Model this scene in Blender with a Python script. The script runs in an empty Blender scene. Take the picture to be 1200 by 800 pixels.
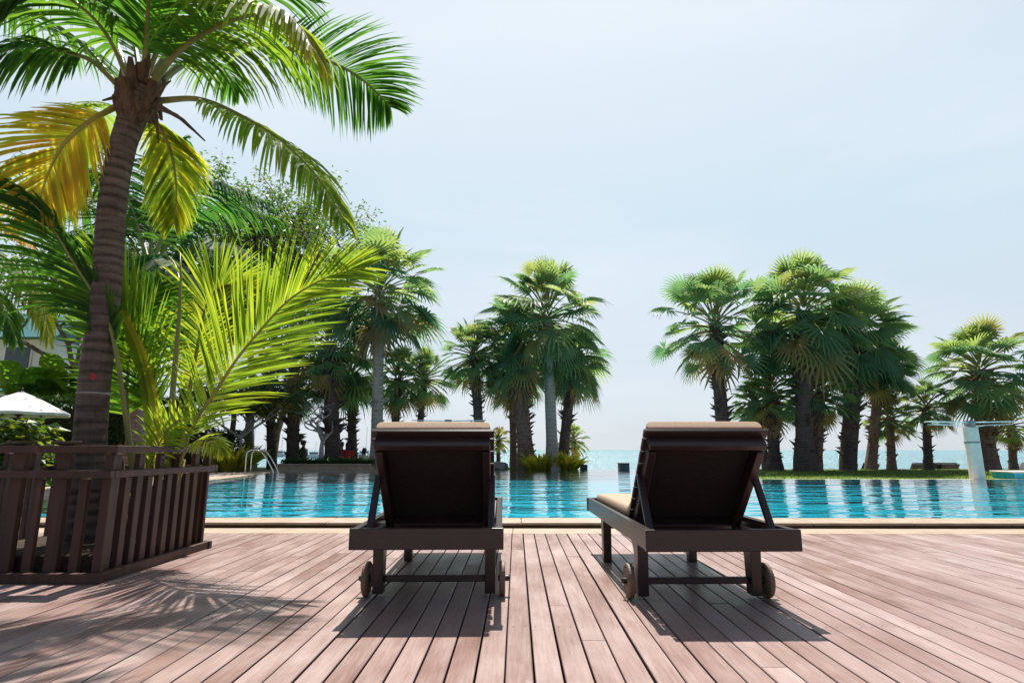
import bpy, bmesh, math, random
from mathutils import Vector, Matrix, noise
S = bpy.context.scene
C = S.collection
R = random.Random(7)
PI = math.pi
UP = Vector((0, 0, 1))

# ------------------------------------------------------------------ camera
FPX, CAMH = 668.0, 0.74
PITCH, YAW = math.atan(127 / FPX), math.atan(5 / FPX)
sp, cp, sa, ca = math.sin(PITCH), math.cos(PITCH), math.sin(YAW), math.cos(YAW)
FW = Vector((-sa * cp, ca * cp, sp)); RT = Vector((ca, sa, 0)); UV = RT.cross(FW)
cam = bpy.data.cameras.new('camera'); camo = bpy.data.objects.new('camera', cam); C.objects.link(camo)
cam.sensor_width = 36; cam.lens = FPX / 1200 * 36; cam.clip_end = 60000; cam.clip_start = .05
camo.location = (0, 0, CAMH)
camo.rotation_euler = Matrix((RT, UV, -FW)).transposed().to_euler()
S.camera = camo


def P(x, y, Y):
    """photo pixel (1200x800) -> the point of its sight line at world depth Y"""
    r = FW + RT * ((x - 600) / FPX) + UV * ((400 - y) / FPX)
    k = Y / r.y
    return Vector((r.x * k, Y, CAMH + r.z * k))


# ------------------------------------------------------------------ world and sun
SUN_EL = math.radians(64)
w = bpy.data.worlds.new('World'); S.world = w; w.use_nodes = True
nt = w.node_tree; N = nt.nodes; L = nt.links
N.clear()
sky = N.new('ShaderNodeTexSky'); sky.sky_type = 'NISHITA'; sky.sun_disc = False
sky.sun_elevation = SUN_EL; sky.sun_rotation = 0.0
sky.air_density = 1.0; sky.dust_density = 1.5; sky.ozone_density = 1.0; sky.altitude = 0
def wn(t, **k):
    x = N.new('ShaderNode' + t)
    for a, b in k.items():
        if a in x.inputs: x.inputs[a].default_value = b
        else: setattr(x, a, b)
    return x
tc = wn('TexCoord'); sx = wn('SeparateXYZ'); L.new(tc.outputs['Generated'], sx.inputs[0])
# hazy bright side round the sun, clear darker blue behind
rz_ = wn('ValToRGB'); e_ = rz_.color_ramp.elements
for p_, c_ in ((.0, (5.75, 6.25, 6.7)), (.12, (5.55, 6.3, 7.0)), (.36, (5.6, 6.75, 7.6)), (.62, (6.6, 7.35, 7.95))):
    q_ = e_.new(p_); q_.color = (*c_, 1)
e_.remove(e_[0]); e_.remove(e_[-1])
L.new(sx.outputs['Z'], rz_.inputs[0])
fy = wn('MapRange', interpolation_type='SMOOTHSTEP'); fy.inputs[1].default_value = -.1; fy.inputs[2].default_value = .75; fy.inputs[3].default_value = .12; fy.inputs[4].default_value = .9
L.new(sx.outputs['Y'], fy.inputs[0])
fz = wn('MapRange', interpolation_type='SMOOTHSTEP'); fz.inputs[1].default_value = .6; fz.inputs[2].default_value = .95; fz.inputs[3].default_value = 1; fz.inputs[4].default_value = .3
L.new(sx.outputs['Z'], fz.inputs[0])
fm = wn('Math', operation='MULTIPLY'); L.new(fy.outputs[0], fm.inputs[0]); L.new(fz.outputs[0], fm.inputs[1])
mp = wn('Mapping'); mp.inputs['Scale'].default_value = (.9, .9, 4.2); mp.inputs['Rotation'].default_value = (0, math.radians(22), 0)
nz = wn('TexNoise', Scale=1.5, Detail=7, Roughness=.55)
rp = wn('ValToRGB'); rp.color_ramp.elements[0].position = .44; rp.color_ramp.elements[1].position = .85
rp.color_ramp.elements[0].color = (0, 0, 0, 1); rp.color_ramp.elements[1].color = (.6, .6, .6, 1)
hz = wn('Mix', data_type='RGBA'); mx = wn('Mix', data_type='RGBA'); mx.inputs[7].default_value = (7.7, 8.1, 8.5, 1)
cm = wn('Math', operation='MULTIPLY')
bg = wn('Background', Strength=.0685); out = wn('OutputWorld')
L.new(tc.outputs['Generated'], mp.inputs[0]); L.new(mp.outputs[0], nz.inputs['Vector']); L.new(nz.outputs['Fac'], rp.inputs[0])
L.new(fm.outputs[0], hz.inputs[0]); L.new(sky.outputs[0], hz.inputs[6]); L.new(rz_.outputs[0], hz.inputs[7])
L.new(rp.outputs[0], cm.inputs[0]); L.new(fm.outputs[0], cm.inputs[1]); L.new(cm.outputs[0], mx.inputs[0])
L.new(hz.outputs[2], mx.inputs[6]); L.new(mx.outputs[2], bg.inputs[0]); L.new(bg.outputs[0], out.inputs[0])
sl = bpy.data.lights.new('sun', 'SUN'); sl.energy = 5.0; sl.angle = math.radians(.53); sl.color = (1, .955, .88)
so = bpy.data.objects.new('sun', sl); C.objects.link(so); so.rotation_euler = (-(PI / 2 - SUN_EL), 0, 0); so.location = (0, 0, 20)
S.view_settings.view_transform = 'Standard'; S.view_settings.look = 'None'
S.view_settings.exposure = .85; S.view_settings.gamma = 1
S.cycles.max_bounces = 8; S.cycles.transparent_max_bounces = 12


# ------------------------------------------------------------------ materials
class NM:
    def __init__(s, name):
        s.m = bpy.data.materials.new(name); s.m.use_nodes = True
        s.n = s.m.node_tree.nodes; s.l = s.m.node_tree.links
        s.p = s.n['Principled BSDF']; s.out = s.n['Material Output']

    def new(s, t, **k):
        x = s.n.new('ShaderNode' + t)
        for a, b in k.items():
            if a in x.inputs: x.inputs[a].default_value = b
            else: setattr(x, a, b)
        return x

    def ramp(s, fac, stops):
        r = s.new('ValToRGB'); e = r.color_ramp.elements
        while len(e) < len(stops): e.new(.5)
        for i, (p, c) in enumerate(stops):
            e[i].position = p; e[i].color = (*c, 1)
        s.l.new(fac, r.inputs[0]); return r.outputs[0]

    def noise(s, scale=5, detail=5, rough=.55, stretch=None, coord='Object'):
        t = s.new('TexCoord'); n = s.new('TexNoise', Scale=scale, Detail=detail, Roughness=rough)
        v = t.outputs[coord]
        if stretch:
            m = s.new('Mapping'); m.inputs['Scale'].default_value = stretch; s.l.new(v, m.inputs[0]); v = m.outputs[0]
        s.l.new(v, n.inputs['Vector']); return n.outputs['Fac']

    def attr(s, name='tint'):
        return s.new('Attribute', attribute_name=name).outputs['Fac']

    def math(s, op, a, b=0.0, c=None):
        x = s.new('Math', operation=op)
        for i, v in enumerate((a, b)):
            if isinstance(v, (int, float)): x.inputs[i].default_value = v
            else: s.l.new(v, x.inputs[i])
        return x.outputs[0]

    def mix(s, f, a, b, mode='MIX'):
        x = s.new('Mix', data_type='RGBA', blend_type=mode)
        for i, v in ((0, f), (6, a), (7, b)):
            if isinstance(v, (int, float)): x.inputs[i].default_value = v
            elif isinstance(v, tuple): x.inputs[i].default_value = (*v, 1)
            else: s.l.new(v, x.inputs[i])
        return x.outputs[2]

    def bump(s, h, strength=.3, dist=.01):
        b = s.new('Bump', Strength=strength, Distance=dist); s.l.new(h, b.inputs['Height']); return b.outputs[0]

    def col(s, c): s.l.new(c, s.p.inputs['Base Color'])


def simple(name, c1, c2, rough=.6, scale=6, stretch=None, bump=.2, spec=.4, metal=0, dist=.005):
    a = NM(name); f = a.noise(scale, 6, .6, stretch)
    a.col(a.ramp(f, [(.3, c1), (.7, c2)]))
    a.p.inputs['Roughness'].default_value = rough; a.p.inputs['Specular IOR Level'].default_value = spec; a.p.inputs['Metallic'].default_value = metal
    if bump: a.l.new(a.bump(f, bump, dist), a.p.inputs['Normal'])
    return a.m


def leafmat(name, stops, tstops, trans=.45, rough=.42, spec=.5, nscale=3.0):
    a = NM(name); t = a.attr(); f = a.noise(nscale, 3)
    t2 = a.math('ADD', t, a.math('MULTIPLY', a.math('SUBTRACT', f, .5), .25))
    a.col(a.ramp(t2, stops)); a.p.inputs['Roughness'].default_value = rough; a.p.inputs['Specular IOR Level'].default_value = spec
    tr = a.new('BsdfTranslucent'); a.l.new(a.ramp(t2, tstops), tr.inputs[0])
    ms = a.new('MixShader'); ms.inputs[0].default_value = trans
    a.l.new(a.p.outputs[0], ms.inputs[1]); a.l.new(tr.outputs[0], ms.inputs[2]); a.l.new(ms.outputs[0], a.out.inputs[0])
    return a.m


M = {}
M['coco'] = leafmat('coconut_leaf', [(0, (.018, .05, .025)), (.35, (.04, .09, .022)), (.65, (.09, .13, .02)), (.85, (.36, .3, .04)), (1, (.42, .24, .05))],
                    [(0, (.035, .16, .03)), (.35, (.14, .32, .02)), (.65, (.40, .50, .03)), (.85, (.95, .82, .05)), (1, (.95, .52, .06))], .58, .5, .06)
M['fan'] = leafmat('fan_palm_leaf', [(0, (.045, .10, .075)), (.4, (.085, .17, .095)), (.7, (.16, .22, .09)), (.85, (.24, .2, .09)), (1, (.25, .18, .11))],
                   [(0, (.08, .26, .13)), (.4, (.22, .43, .14)), (.7, (.46, .58, .12)), (.85, (.52, .43, .12)), (1, (.38, .25, .13))], .46, .45, .22)
M['broad'] = leafmat('broad_leaf', [(0, (.015, .05, .02)), (.5, (.045, .09, .02)), (.8, (.11, .13, .025)), (1, (.3, .2, .06))],
                     [(0, (.03, .12, .02)), (.5, (.12, .25, .02)), (.8, (.38, .42, .04)), (1, (.6, .35, .08))], .38, .4)
M['stalk'] = simple('green_stalk', (.10, .13, .03), (.22, .20, .05), .45, 8, (1, 1, .3), .1)
M['ystalk'] = simple('yellow_stalk', (.17, .17, .035), (.32, .26, .05), .45, 8, (1, 1, .3), .1)
M['husk'] = simple('brown_husk', (.04, .025, .018), (.12, .075, .045), .9, 30, (1, 1, .3), .6)


def trunkmat(name, c1, c2, ring=3, red=None):
    a = NM(name); t = a.new('TexCoord'); wv = a.new('TexWave', wave_type='BANDS', bands_direction='Z', Scale=ring, Distortion=9, Detail=5)
    wv.inputs['Detail Scale'].default_value = 1.1; wv.inputs['Detail Roughness'].default_value = .65
    mpp = a.new('Mapping'); mpp.inputs['Scale'].default_value = (.35, .35, 1); a.l.new(t.outputs['Object'], mpp.inputs[0]); a.l.new(mpp.outputs[0], wv.inputs['Vector'])
    f = a.noise(6, 8, .72, (1, 1, 2.2)); f2 = a.noise(70, 4, .7, (1, 1, .1)); f3 = a.noise(1.7, 4, .6)
    k = a.math('ADD', a.math('ADD', a.math('MULTIPLY', wv.outputs['Fac'], .10), a.math('MULTIPLY', f3, .3)), a.math('ADD', a.math('MULTIPLY', f, .55), a.math('MULTIPLY', f2, .25)))
    c = a.ramp(k, [(.38, c1), (.78, c2)])
    if red:
        c = a.mix(a.math('MULTIPLY', a.attr(), .8), c, (.012, .008, .007))
        v = a.new('VectorMath', operation='DISTANCE'); v.inputs[1].default_value = red
        a.l.new(t.outputs['Object'], v.inputs[0])
        d = a.math('LESS_THAN', a.math('ADD', v.outputs['Value'], a.math('MULTIPLY', a.math('SUBTRACT', a.noise(45, 3), .5), .1)), .02)
        c = a.mix(a.math('MULTIPLY', d, .75), c, (.42, .03, .04))
    a.col(c); a.p.inputs['Roughness'].default_value = .85; a.p.inputs['Specular IOR Level'].default_value = .25
    a.l.new(a.bump(k, .8, .02), a.p.inputs['Normal']); return a.m


M['palmbark_dark'] = trunkmat('dark_palm_bark', (.018, .014, .016), (.12, .09, .085), 3)
M['palmbark_brown'] = trunkmat('brown_palm_bark', (.05, .03, .025), (.25, .16, .13), 3)
M['palmbark_grey'] = trunkmat('grey_palm_bark', (.15, .125, .11), (.36, .31, .28), 2)
M['bark'] = simple('tree_bark', (.05, .04, .032), (.17, .14, .12), .9, 9, (1, 1, .3), .6)
M['greybark'] = simple('pale_grey_bark', (.16, .14, .14), (.36, .32, .31), .8, 9, None, .3)


def wood_dark():
    a = NM('dark_stained_wood'); f = a.noise(16, 7, .65, (1, .08, 1)); g = a.noise(3, 3)
    c = a.ramp(a.math('ADD', a.math('MULTIPLY', f, .7), a.math('MULTIPLY', g, .3)), [(.3, (.010, .005, .005)), (.62, (.027, .0125, .012)), (.8, (.052, .027, .025))])
    a.col(c); a.p.inputs['Roughness'].default_value = .32; a.p.inputs['Specular IOR Level'].default_value = .5
    a.l.new(a.bump(f, .15, .003), a.p.inputs['Normal']); return a.m


M['chairwood'] = wood_dark()


def wood_fence():
    a = NM('weathered_brown_wood'); f = a.noise(24, 7, .7, (1, 1, .07)); g = a.noise(2.5, 4)
    c = a.ramp(a.math('ADD', a.math('MULTIPLY', f, .6), a.math('MULTIPLY', g, .4)), [(.3, (.026, .011, .007)), (.55, (.07, .031, .021)), (.8, (.15, .082, .06))])
    a.col(c); a.p.inputs['Roughness'].default_value = .55; a.p.inputs['Specular IOR Level'].default_value = .35
    a.l.new(a.bump(f, .3, .004), a.p.inputs['Normal']); return a.m


M['fencewood'] = wood_fence()


def wood_deck():
    a = NM('sun_bleached_deck_wood'); t = a.attr(); g = a.attr('offset')
    tx = a.new('TexCoord'); co = a.new('CombineXYZ'); a.l.new(a.math('MULTIPLY', g, 37.0), co.inputs[0]); a.l.new(a.math('MULTIPLY', g, 91.0), co.inputs[1])
    va = a.new('VectorMath', operation='ADD'); a.l.new(tx.outputs['Object'], va.inputs[0]); a.l.new(co.outputs[0], va.inputs[1])
    def ns(sc, st, d=7, r=.65):
        m = a.new('Mapping'); m.inputs['Scale'].default_value = st; a.l.new(va.outputs[0], m.inputs[0])
        n = a.new('TexNoise', Scale=sc, Detail=d, Roughness=r); a.l.new(m.outputs[0], n.inputs['Vector']); return n.outputs['Fac']
    grain = ns(85, (1, .05, 1), 8, .72); patch = ns(2.6, (1.6, .6, 1), 4, .6); blot = a.noise(1.1, 5, .6)
    k = a.math('ADD', a.math('MULTIPLY', grain, .42), a.math('ADD', a.math('MULTIPLY', t, .15), a.math('ADD', a.math('MULTIPLY', patch, .3), a.math('MULTIPLY', blot, .25))))
    c = a.ramp(k, [(.32, (.095, .043, .035)), (.47, (.195, .113, .095)), (.64, (.30, .212, .193)), (.86, (.40, .335, .322))])
    # pale dried water blots and small dark scuffs, as real stains of the boards
    bl = a.ramp(a.noise(5.5, 6, .7, (1, .7, 1)), [(.62, (0, 0, 0)), (.72, (.5, .5, .5))])
    c = a.mix(bl, c, (.35, .29, .285))
    sc = a.ramp(a.noise(38, 2, .5, (1, .35, 1)), [(.755, (0, 0, 0)), (.78, (.55, .55, .55))])
    c = a.mix(sc, c, (.12, .08, .075))
    a.col(c)
    rr = a.ramp(patch, [(.3, (.28, .28, .28)), (.7, (.5, .5, .5))]); a.l.new(rr, a.p.inputs['Roughness'])
    a.p.inputs['Specular IOR Level'].default_value = .5
    a.l.new(a.bump(grain, .28, .0025), a.p.inputs['Normal']); return a.m


M['deck'] = wood_deck()
M['black'] = simple('dark_gap', (.012, .01, .01), (.03, .022, .02), .9, 8)
M['screw'] = simple('screw_steel', (.05, .04, .04), (.1, .08, .07), .5, 30)
M['cushion'] = simple('beige_cushion_fabric', (.33, .23, .16), (.41, .30, .215), .85, 90, None, .25, .2, 0, .002)
M['wheel'] = simple('wheel_wood', (.09, .055, .035), (.19, .12, .08), .6, 14)
M['riser_shade'] = simple('painted_riser_shade', (.05, .035, .025), (.1, .07, .05), .7, 9)  # dark brown paints in the shade on the coping's front face
M['steel'] = simple('polished_steel', (.6, .6, .62), (.72, .72, .73), .16, 5, None, 0, .5, 1)
M['white'] = simple('white_canvas', (.44, .44, .46), (.56, .56, .57), .8, 4, None, .1)
M['cream'] = simple('cream_plaster', (.64, .51, .44), (.79, .65, .57), .8, 6, None, .15)
M['whitemetal'] = simple('white_painted_metal', (.62, .62, .62), (.74, .74, .73), .4, 8, None, 0)
M['greymetal'] = simple('grey_metal', (.16, .16, .17), (.24, .24, .25), .4, 8, None, 0, .5, .6)
M['darkbox'] = simple('charcoal_plastic', (.015, .015, .018), (.04, .04, .045), .5, 12)
M['back_shade'] = simple('painted_back_shade', (.008, .006, .006), (.018, .013, .013), .8, 60, None, .2, .2, 0, .002)  # near-black colour puts the shade of the backrest hollow onto its panel
M['stone'] = simple('rock_stone', (.14, .12, .11), (.32, .28, .26), .9, 9, None, .7)
M['tealroof'] = simple('teal_roof', (.03, .13, .14), (.06, .2, .21), .6, 5, (1, 6, 1), .3)
M['wallpaint'] = simple('white_wall_paint', (.6, .6, .58), (.72, .72, .7), .8, 3, None, .1)
M['glassdark'] = simple('dark_window_glass', (.02, .025, .03), (.03, .035, .04), .08, 2, None, 0, .8)
M['sand'] = simple('beach_sand', (.42, .34, .26), (.56, .47, .37), .95, 5, None, .4)
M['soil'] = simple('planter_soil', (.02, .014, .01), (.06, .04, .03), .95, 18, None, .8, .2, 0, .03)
M['skin'] = simple('skin', (.28, .16, .11), (.33, .2, .14), .55, 9, None, 0)
M['hair'] = simple('black_hair', (.012, .01, .009), (.03, .022, .02), .5, 60, None, .3)
M['redcloth'] = simple('red_cloth', (.42, .02, .05), (.55, .04, .08), .8, 20)
M['lilaccloth'] = simple('lilac_cloth', (.42, .36, .5), (.55, .48, .62), .8, 20)
M['darkcloth'] = simple('dark_cloth', (.02, .022, .035), (.05, .05, .07), .8, 20)
M['whitecloth'] = simple('white_cloth', (.62, .6, .6), (.75, .73, .72), .8, 20)


def paving():
    a = NM('tan_stone_paving'); t = a.new('TexCoord'); b = a.new('TexBrick', Scale=1.6)
    b.inputs['Color1'].default_value = (.38, .29, .23, 1); b.inputs['Color2'].default_value = (.32, .25, .2, 1); b.inputs['Mortar'].default_value = (.25, .2, .16, 1)
    b.inputs['Mortar Size'].default_value = .01
    a.l.new(t.outputs['Object'], b.inputs['Vector'])
    f = a.noise(6, 6); a.col(a.mix(a.ramp(f, [(.3, (0, 0, 0)), (.8, (.5, .5, .5))]), b.outputs['Color'], (.43, .35, .29)))
    a.p.inputs['Roughness'].default_value = .7; a.l.new(a.bump(f, .2, .004), a.p.inputs['Normal']); return a.m


M['paving'] = paving()
M['coping'] = simple('sandstone_coping', (.24, .175, .12), (.36, .275, .2), .6, 5, None, .15)


def tile():
    a = NM('turquoise_pool_tile'); t = a.new('TexCoord'); b = a.new('TexBrick', Scale=8, offset=0.0)
    b.inputs['Color1'].default_value = (.002, .43, .52, 1); b.inputs['Color2'].default_value = (.002, .32, .45, 1); b.inputs['Mortar'].default_value = (.01, .41, .46, 1)
    b.inputs['Mortar Size'].default_value = .012; b.inputs['Brick Width'].default_value = .5; b.inputs['Row Height'].default_value = .5
    a.l.new(t.outputs['Object'], b.inputs['Vector']); a.col(b.outputs['Color']); a.p.inputs['Roughness'].default_value = .4
    return a.m


M['tile'] = tile()


def water():
    a = NM('pool_water')
    f1 = a.noise(1.0, 2, .5, (.45, 1.1, 1)); f2 = a.noise(2.3, 2, .5, (.45, 1.1, 1)); f3 = a.noise(7, 2, .5, (.5, 1.2, 1))
    h = a.math('ADD', a.math('MULTIPLY', f1, .5), a.math('ADD', a.math('MULTIPLY', f2, .42), a.math('MULTIPLY', f3, .1)))
    n = a.bump(h, 1.0, .08)
    fr = a.new('Fresnel', IOR=1.42); a.l.new(n, fr.inputs['Normal'])
    tr = a.new('BsdfTransparent'); tr.inputs[0].default_value = (.6, .95, .98, 1)
    gl = a.new('BsdfGlossy'); gl.inputs['Roughness'].default_value = .02; gl.inputs[0].default_value = (1, 1, 1, 1); a.l.new(n, gl.inputs['Normal'])
    ms = a.new('MixShader'); a.l.new(a.math('MINIMUM', a.math('MULTIPLY', fr.outputs[0], 1.2), 1.0), ms.inputs[0]); a.l.new(tr.outputs[0], ms.inputs[1]); a.l.new(gl.outputs[0], ms.inputs[2])
    a.l.new(ms.outputs[0], a.out.inputs[0]); return a.m


M['water'] = water()


def sea():
    a = NM('sea_water')
    f1 = a.noise(.35, 6, .6, (.5, 1.6, 1)); f2 = a.noise(.012, 4, .5, (.35, 1.3, 1)); f3 = a.noise(2.2, 4, .6, (.5, 1.5, 1))
    c = a.ramp(f2, [(.35, (.055, .17, .2)), (.65, (.10, .245, .265))])
    a.col(c)
    a.p.inputs['Roughness'].default_value = .22; a.p.inputs['Specular IOR Level'].default_value = .35
    a.l.new(a.bump(a.math('ADD', f1, a.math('MULTIPLY', f3, .35)), 1.0, .9), a.p.inputs['Normal']); return a.m


M['sea'] = sea()


def lawnm():
    a = NM('lawn_grass'); f = a.noise(2.2, 7, .7); g = a.noise(60, 4, .7)
    k = a.math('ADD', a.math('MULTIPLY', f, .6), a.math('MULTIPLY', g, .4))
    a.col(a.ramp(k, [(.3, (.05, .10, .012)), (.55, (.12, .18, .02)), (.75, (.2, .23, .03))])); a.p.inputs['Roughness'].default_value = .8
    a.p.inputs['Specular IOR Level'].default_value = .2
    a.l.new(a.bump(g, .6, .03), a.p.inputs['Normal']); return a.m


M['lawn'] = lawnm()


# ------------------------------------------------------------------ mesh builder
def frame_of(t, hint=UP):
    t = t.normalized(); s = t.cross(hint)
    if s.length < 1e-4: s = t.cross(Vector((1, 0, 0)))
    s.normalize(); return t, s, s.cross(t)


class MB:
    def __init__(s): s.v = []; s.f = []; s.m = []; s.t = []; s.o = []

    def add(s, vs, fs, mat=0, tint=.4, off=0.0):
        b = len(s.v); s.v.extend(tuple(v) for v in vs); s.f.extend(tuple(b + i for i in f) for f in fs)
        s.m.extend([mat] * len(fs)); s.t.extend([tint] * len(vs)); s.o.extend([off] * len(vs))

    def box(s, c, size, rot=None, mat=0, tint=.4, off=0.0):
        c = Vector(c); h = Vector(size) / 2; vs = []
        for x in (-1, 1):
            for y in (-1, 1):
                for z in (-1, 1):
                    p = Vector((x * h.x, y * h.y, z * h.z)); vs.append(c + (rot @ p if rot else p))
        s.add(vs, [(0, 1, 3, 2), (4, 6, 7, 5), (0, 4, 5, 1), (2, 3, 7, 6), (0, 2, 6, 4), (1, 5, 7, 3)], mat, tint, off)

    def bar(s, a, b, wd, th, hint=UP, mat=0):
        a = Vector(a); b = Vector(b); t, sd, u = frame_of(b - a, hint)
        s.box((a + b) / 2, ((b - a).length, wd, th), Matrix((t, sd, u)).transposed(), mat)

    def tube(s, pts, rad, n=8, mat=0, tint=.4, cap=True):
        pts = [Vector(p) for p in pts]; vs = []; hint = UP
        t0 = pts[1] - pts[0]
        if abs(t0.normalized().z) > .9: hint = Vector((0, 1, 0))
        for i, p in enumerate(pts):
            t = pts[min(i + 1, len(pts) - 1)] - pts[max(i - 1, 0)]
            t, sd, u = frame_of(t, hint); r = rad[i] if isinstance(rad, (list, tuple)) else rad
            for k in range(n):
                a = 2 * PI * k / n; vs.append(p + sd * (math.cos(a) * r) + u * (math.sin(a) * r))
        fs = [(i * n + k, i * n + (k + 1) % n, (i + 1) * n + (k + 1) % n, (i + 1) * n + k) for i in range(len(pts) - 1) for k in range(n)]
        if cap: fs += [tuple(range(n - 1, -1, -1)), tuple((len(pts) - 1) * n + k for k in range(n))]
        s.add(vs, fs, mat, tint)

    def lathe(s, prof, n=24, c=(0, 0, 0), axis='Z', mat=0):
        c = Vector(c); vs = []
        for r, z in prof:
            for k in range(n):
                a = 2 * PI * k / n
                p = Vector((r * math.cos(a), r * math.sin(a), z)) if axis == 'Z' else Vector((z, r * math.cos(a), r * math.sin(a)))
                vs.append(c + p)
        fs = [(i * n + k, i * n + (k + 1) % n, (i + 1) * n + (k + 1) % n, (i + 1) * n + k) for i in range(len(prof) - 1) for k in range(n)]
        fs += [tuple(range(n - 1, -1, -1)), tuple((len(prof) - 1) * n + k for k in range(n))]
        s.add(vs, fs, mat)

    def prism(s, poly, x0, x1, mat=0):
        """polygon in (y, z) pushed along x"""
        n = len(poly); vs = [(x0, y, z) for y, z in poly] + [(x1, y, z) for y, z in poly]
        fs = [tuple(range(n)), tuple(range(2 * n - 1, n - 1, -1))] + [(i, i + n, (i + 1) % n + n, (i + 1) % n) for i in range(n)]
        s.add(vs, fs, mat)

    def build(s, name, mats, parent=None, smooth=False, bevel=0, origin=None, fix=False):
        me = bpy.data.meshes.new(name)
        o = bpy.data.objects.new(name, me)
        vs = s.v
        if origin is not None:
            og = Vector(origin); vs = [Vector(v) - og for v in s.v]; o.location = og
        me.from_pydata([tuple(v) for v in vs], [], s.f); me.update()
        for m in (mats if isinstance(mats, (list, tuple)) else [mats]): me.materials.append(M[m])
        me.polygons.foreach_set('material_index', s.m)
        a = me.attributes.new('tint', 'FLOAT', 'POINT'); a.data.foreach_set('value', s.t)
        if any(s.o): a = me.attributes.new('offset', 'FLOAT', 'POINT'); a.data.foreach_set('value', s.o)
        if smooth: me.polygons.foreach_set('use_smooth', [True] * len(me.polygons))
        if fix:
            bm = bmesh.new(); bm.from_mesh(me); bmesh.ops.recalc_face_normals(bm, faces=bm.faces); bm.to_mesh(me); bm.free()
        if bevel:
            b = o.modifiers.new('bevel', 'BEVEL'); b.width = bevel; b.segments = 2; b.limit_method = 'ANGLE'
        C.objects.link(o)
        if parent:
            o.parent = parent
            if origin is None: o.matrix_parent_inverse = Matrix.Identity(4)
        return o


def tag(o, label=None, cat=None, group=None, kind=None):
    for k, v in (('label', label), ('category', cat), ('group', group), ('kind', kind)):
        if v: o[k] = v
    return o


def thing(name, label, cat, loc=(0, 0, 0), rz=0, group=None):
    o = bpy.data.objects.new(name, None); C.objects.link(o); o.location = loc; o.rotation_euler = (0, 0, rz); o.empty_display_size = .1
    return tag(o, label, cat, group)


def struct(name, mb, mats, **k):
    return tag(mb.build(name, mats, **k), kind='structure')


# ------------------------------------------------------------------ ground, deck, pool, sea
g = MB(); nq = 60; xs = [-9000, -2500, -700, -200, -60, -30, -16, 16, 30, 60, 200, 700, 2500, 9000]
ys = [-9000, -2000, -300, -60, 26]
for i in range(len(xs) - 1):
    for j in range(len(ys) - 1):
        g.add([(xs[i], ys[j], -2), (xs[i + 1], ys[j], -2), (xs[i + 1], ys[j + 1], -2), (xs[i], ys[j + 1], -2)], [(0, 1, 2, 3)])
struct('ground', g, 'sand')

def sheet(name, poly, z, mat, thick=0.0, mats=None):
    bm = bmesh.new(); vs = [bm.verts.new((x, y, z)) for x, y in poly]; f = bm.faces.new(vs); f.normal_update()
    if f.normal.z < 0: f.normal_flip()
    if thick:
        r = bmesh.ops.extrude_face_region(bm, geom=[f]); bmesh.ops.translate(bm, vec=(0, 0, -thick), verts=[v for v in r['geom'] if isinstance(v, bmesh.types.BMVert)])
        bmesh.ops.recalc_face_normals(bm, faces=bm.faces)
    bmesh.ops.triangulate(bm, faces=bm.faces)
    me = bpy.data.meshes.new(name); bm.to_mesh(me); bm.free(); me.materials.append(M[mat])
    o = bpy.data.objects.new(name, me); C.objects.link(o); return tag(o, kind='structure')

# pool outline: near edge, right arm, inner corner, disappearing edge, left edge
POOL = [(-6.9, 6.17), (34, 6.17), (34, 14.8), (6.6, 14.8), (6.0, 14.95), (5.6, 15.4), (5.4, 16.4), (5.2, 18.6), (5.0, 21.5), (-3.6, 21.5), (-4.0, 19.85), (-7.98, 19.85), (-7.4, 14.3), (-6.95, 9)]
pb = MB(); n = len(POOL)
pb.add([(x, y, -.12) for x, y in POOL], [tuple(range(n))])
for i in range(n):
    (x0, y0), (x1, y1) = POOL[i], POOL[(i + 1) % n]
    pb.add([(x0, y0, -.12), (x1, y1, -.12), (x1, y1, -.004), (x0, y0, -.004)], [(0, 1, 2, 3)])
po = struct('pool_basin', pb, 'tile')
bm = bmesh.new(); bm.from_mesh(po.data); bmesh.ops.triangulate(bm, faces=bm.faces); bm.to_mesh(po.data); bm.free()
sheet('pool_water', POOL, .02, 'water')

# beach and lawn
LAWN = [(5.62, 15.55), (6.05, 15.1), (6.6, 14.97), (60, 14.97), (60, 23.0), (30, 23.3), (12, 23.0), (6.5, 22.6), (5.35, 22.0), (5.35, 18.6), (5.5, 16.4)]
sheet('lawn', LAWN, 0, 'lawn', .9)
sheet('lawn_by_pool_end', [(-3.55, 21.72), (2.9, 21.72), (2.3, 22.6), (.8, 24.2), (-3.6, 25), (-6, 25.6), (-10, 26), (-10, 20.9), (-4.2, 20.9)], 0, 'lawn', .9)
sheet('lawn_garden', [(-60, 9.4), (-9.4, 9.4), (-9.6, 14), (-10.2, 20.9), (-10.02, 26), (-60, 30)], -.02, 'lawn', .9)
gr = MB(); rg = random.Random(77)
def tufts(n, xr, yr, ok, z):
    for i in range(n):
        x, y = rg.uniform(*xr), rg.uniform(*yr)
        if not ok(x, y): continue
        for k in range(2):
            a = rg.uniform(0, 2 * PI); h = rg.uniform(.025, .075); p = Vector((x + rg.uniform(-.03, .03), y, z)); sd = Vector((math.cos(a), math.sin(a), 0)) * .006
            gr.add([p - sd, p + sd, p + Vector((rg.uniform(-.03, .03), rg.uniform(-.03, .03), h))], [(0, 1, 2)], 0, min(1, max(0, rg.gauss(.55, .12))))
tufts(11000, (5.7, 21), (15.05, 22.4), lambda x, y: x > 6.3 or (y > 16 and x > 5.55), 0)
tufts(1500, (-3.5, 2.3), (21.75, 23), lambda x, y: y < 22.5 or x < 1.5, 0)
tag(gr.build('grass', 'broad'), kind='stuff')
b = MB()
yy = [-6, 21, 24.5, 27, 30, 36]; zz = [-1.3, -.72, -.75, -.8, -.95, -1.7]
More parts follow.
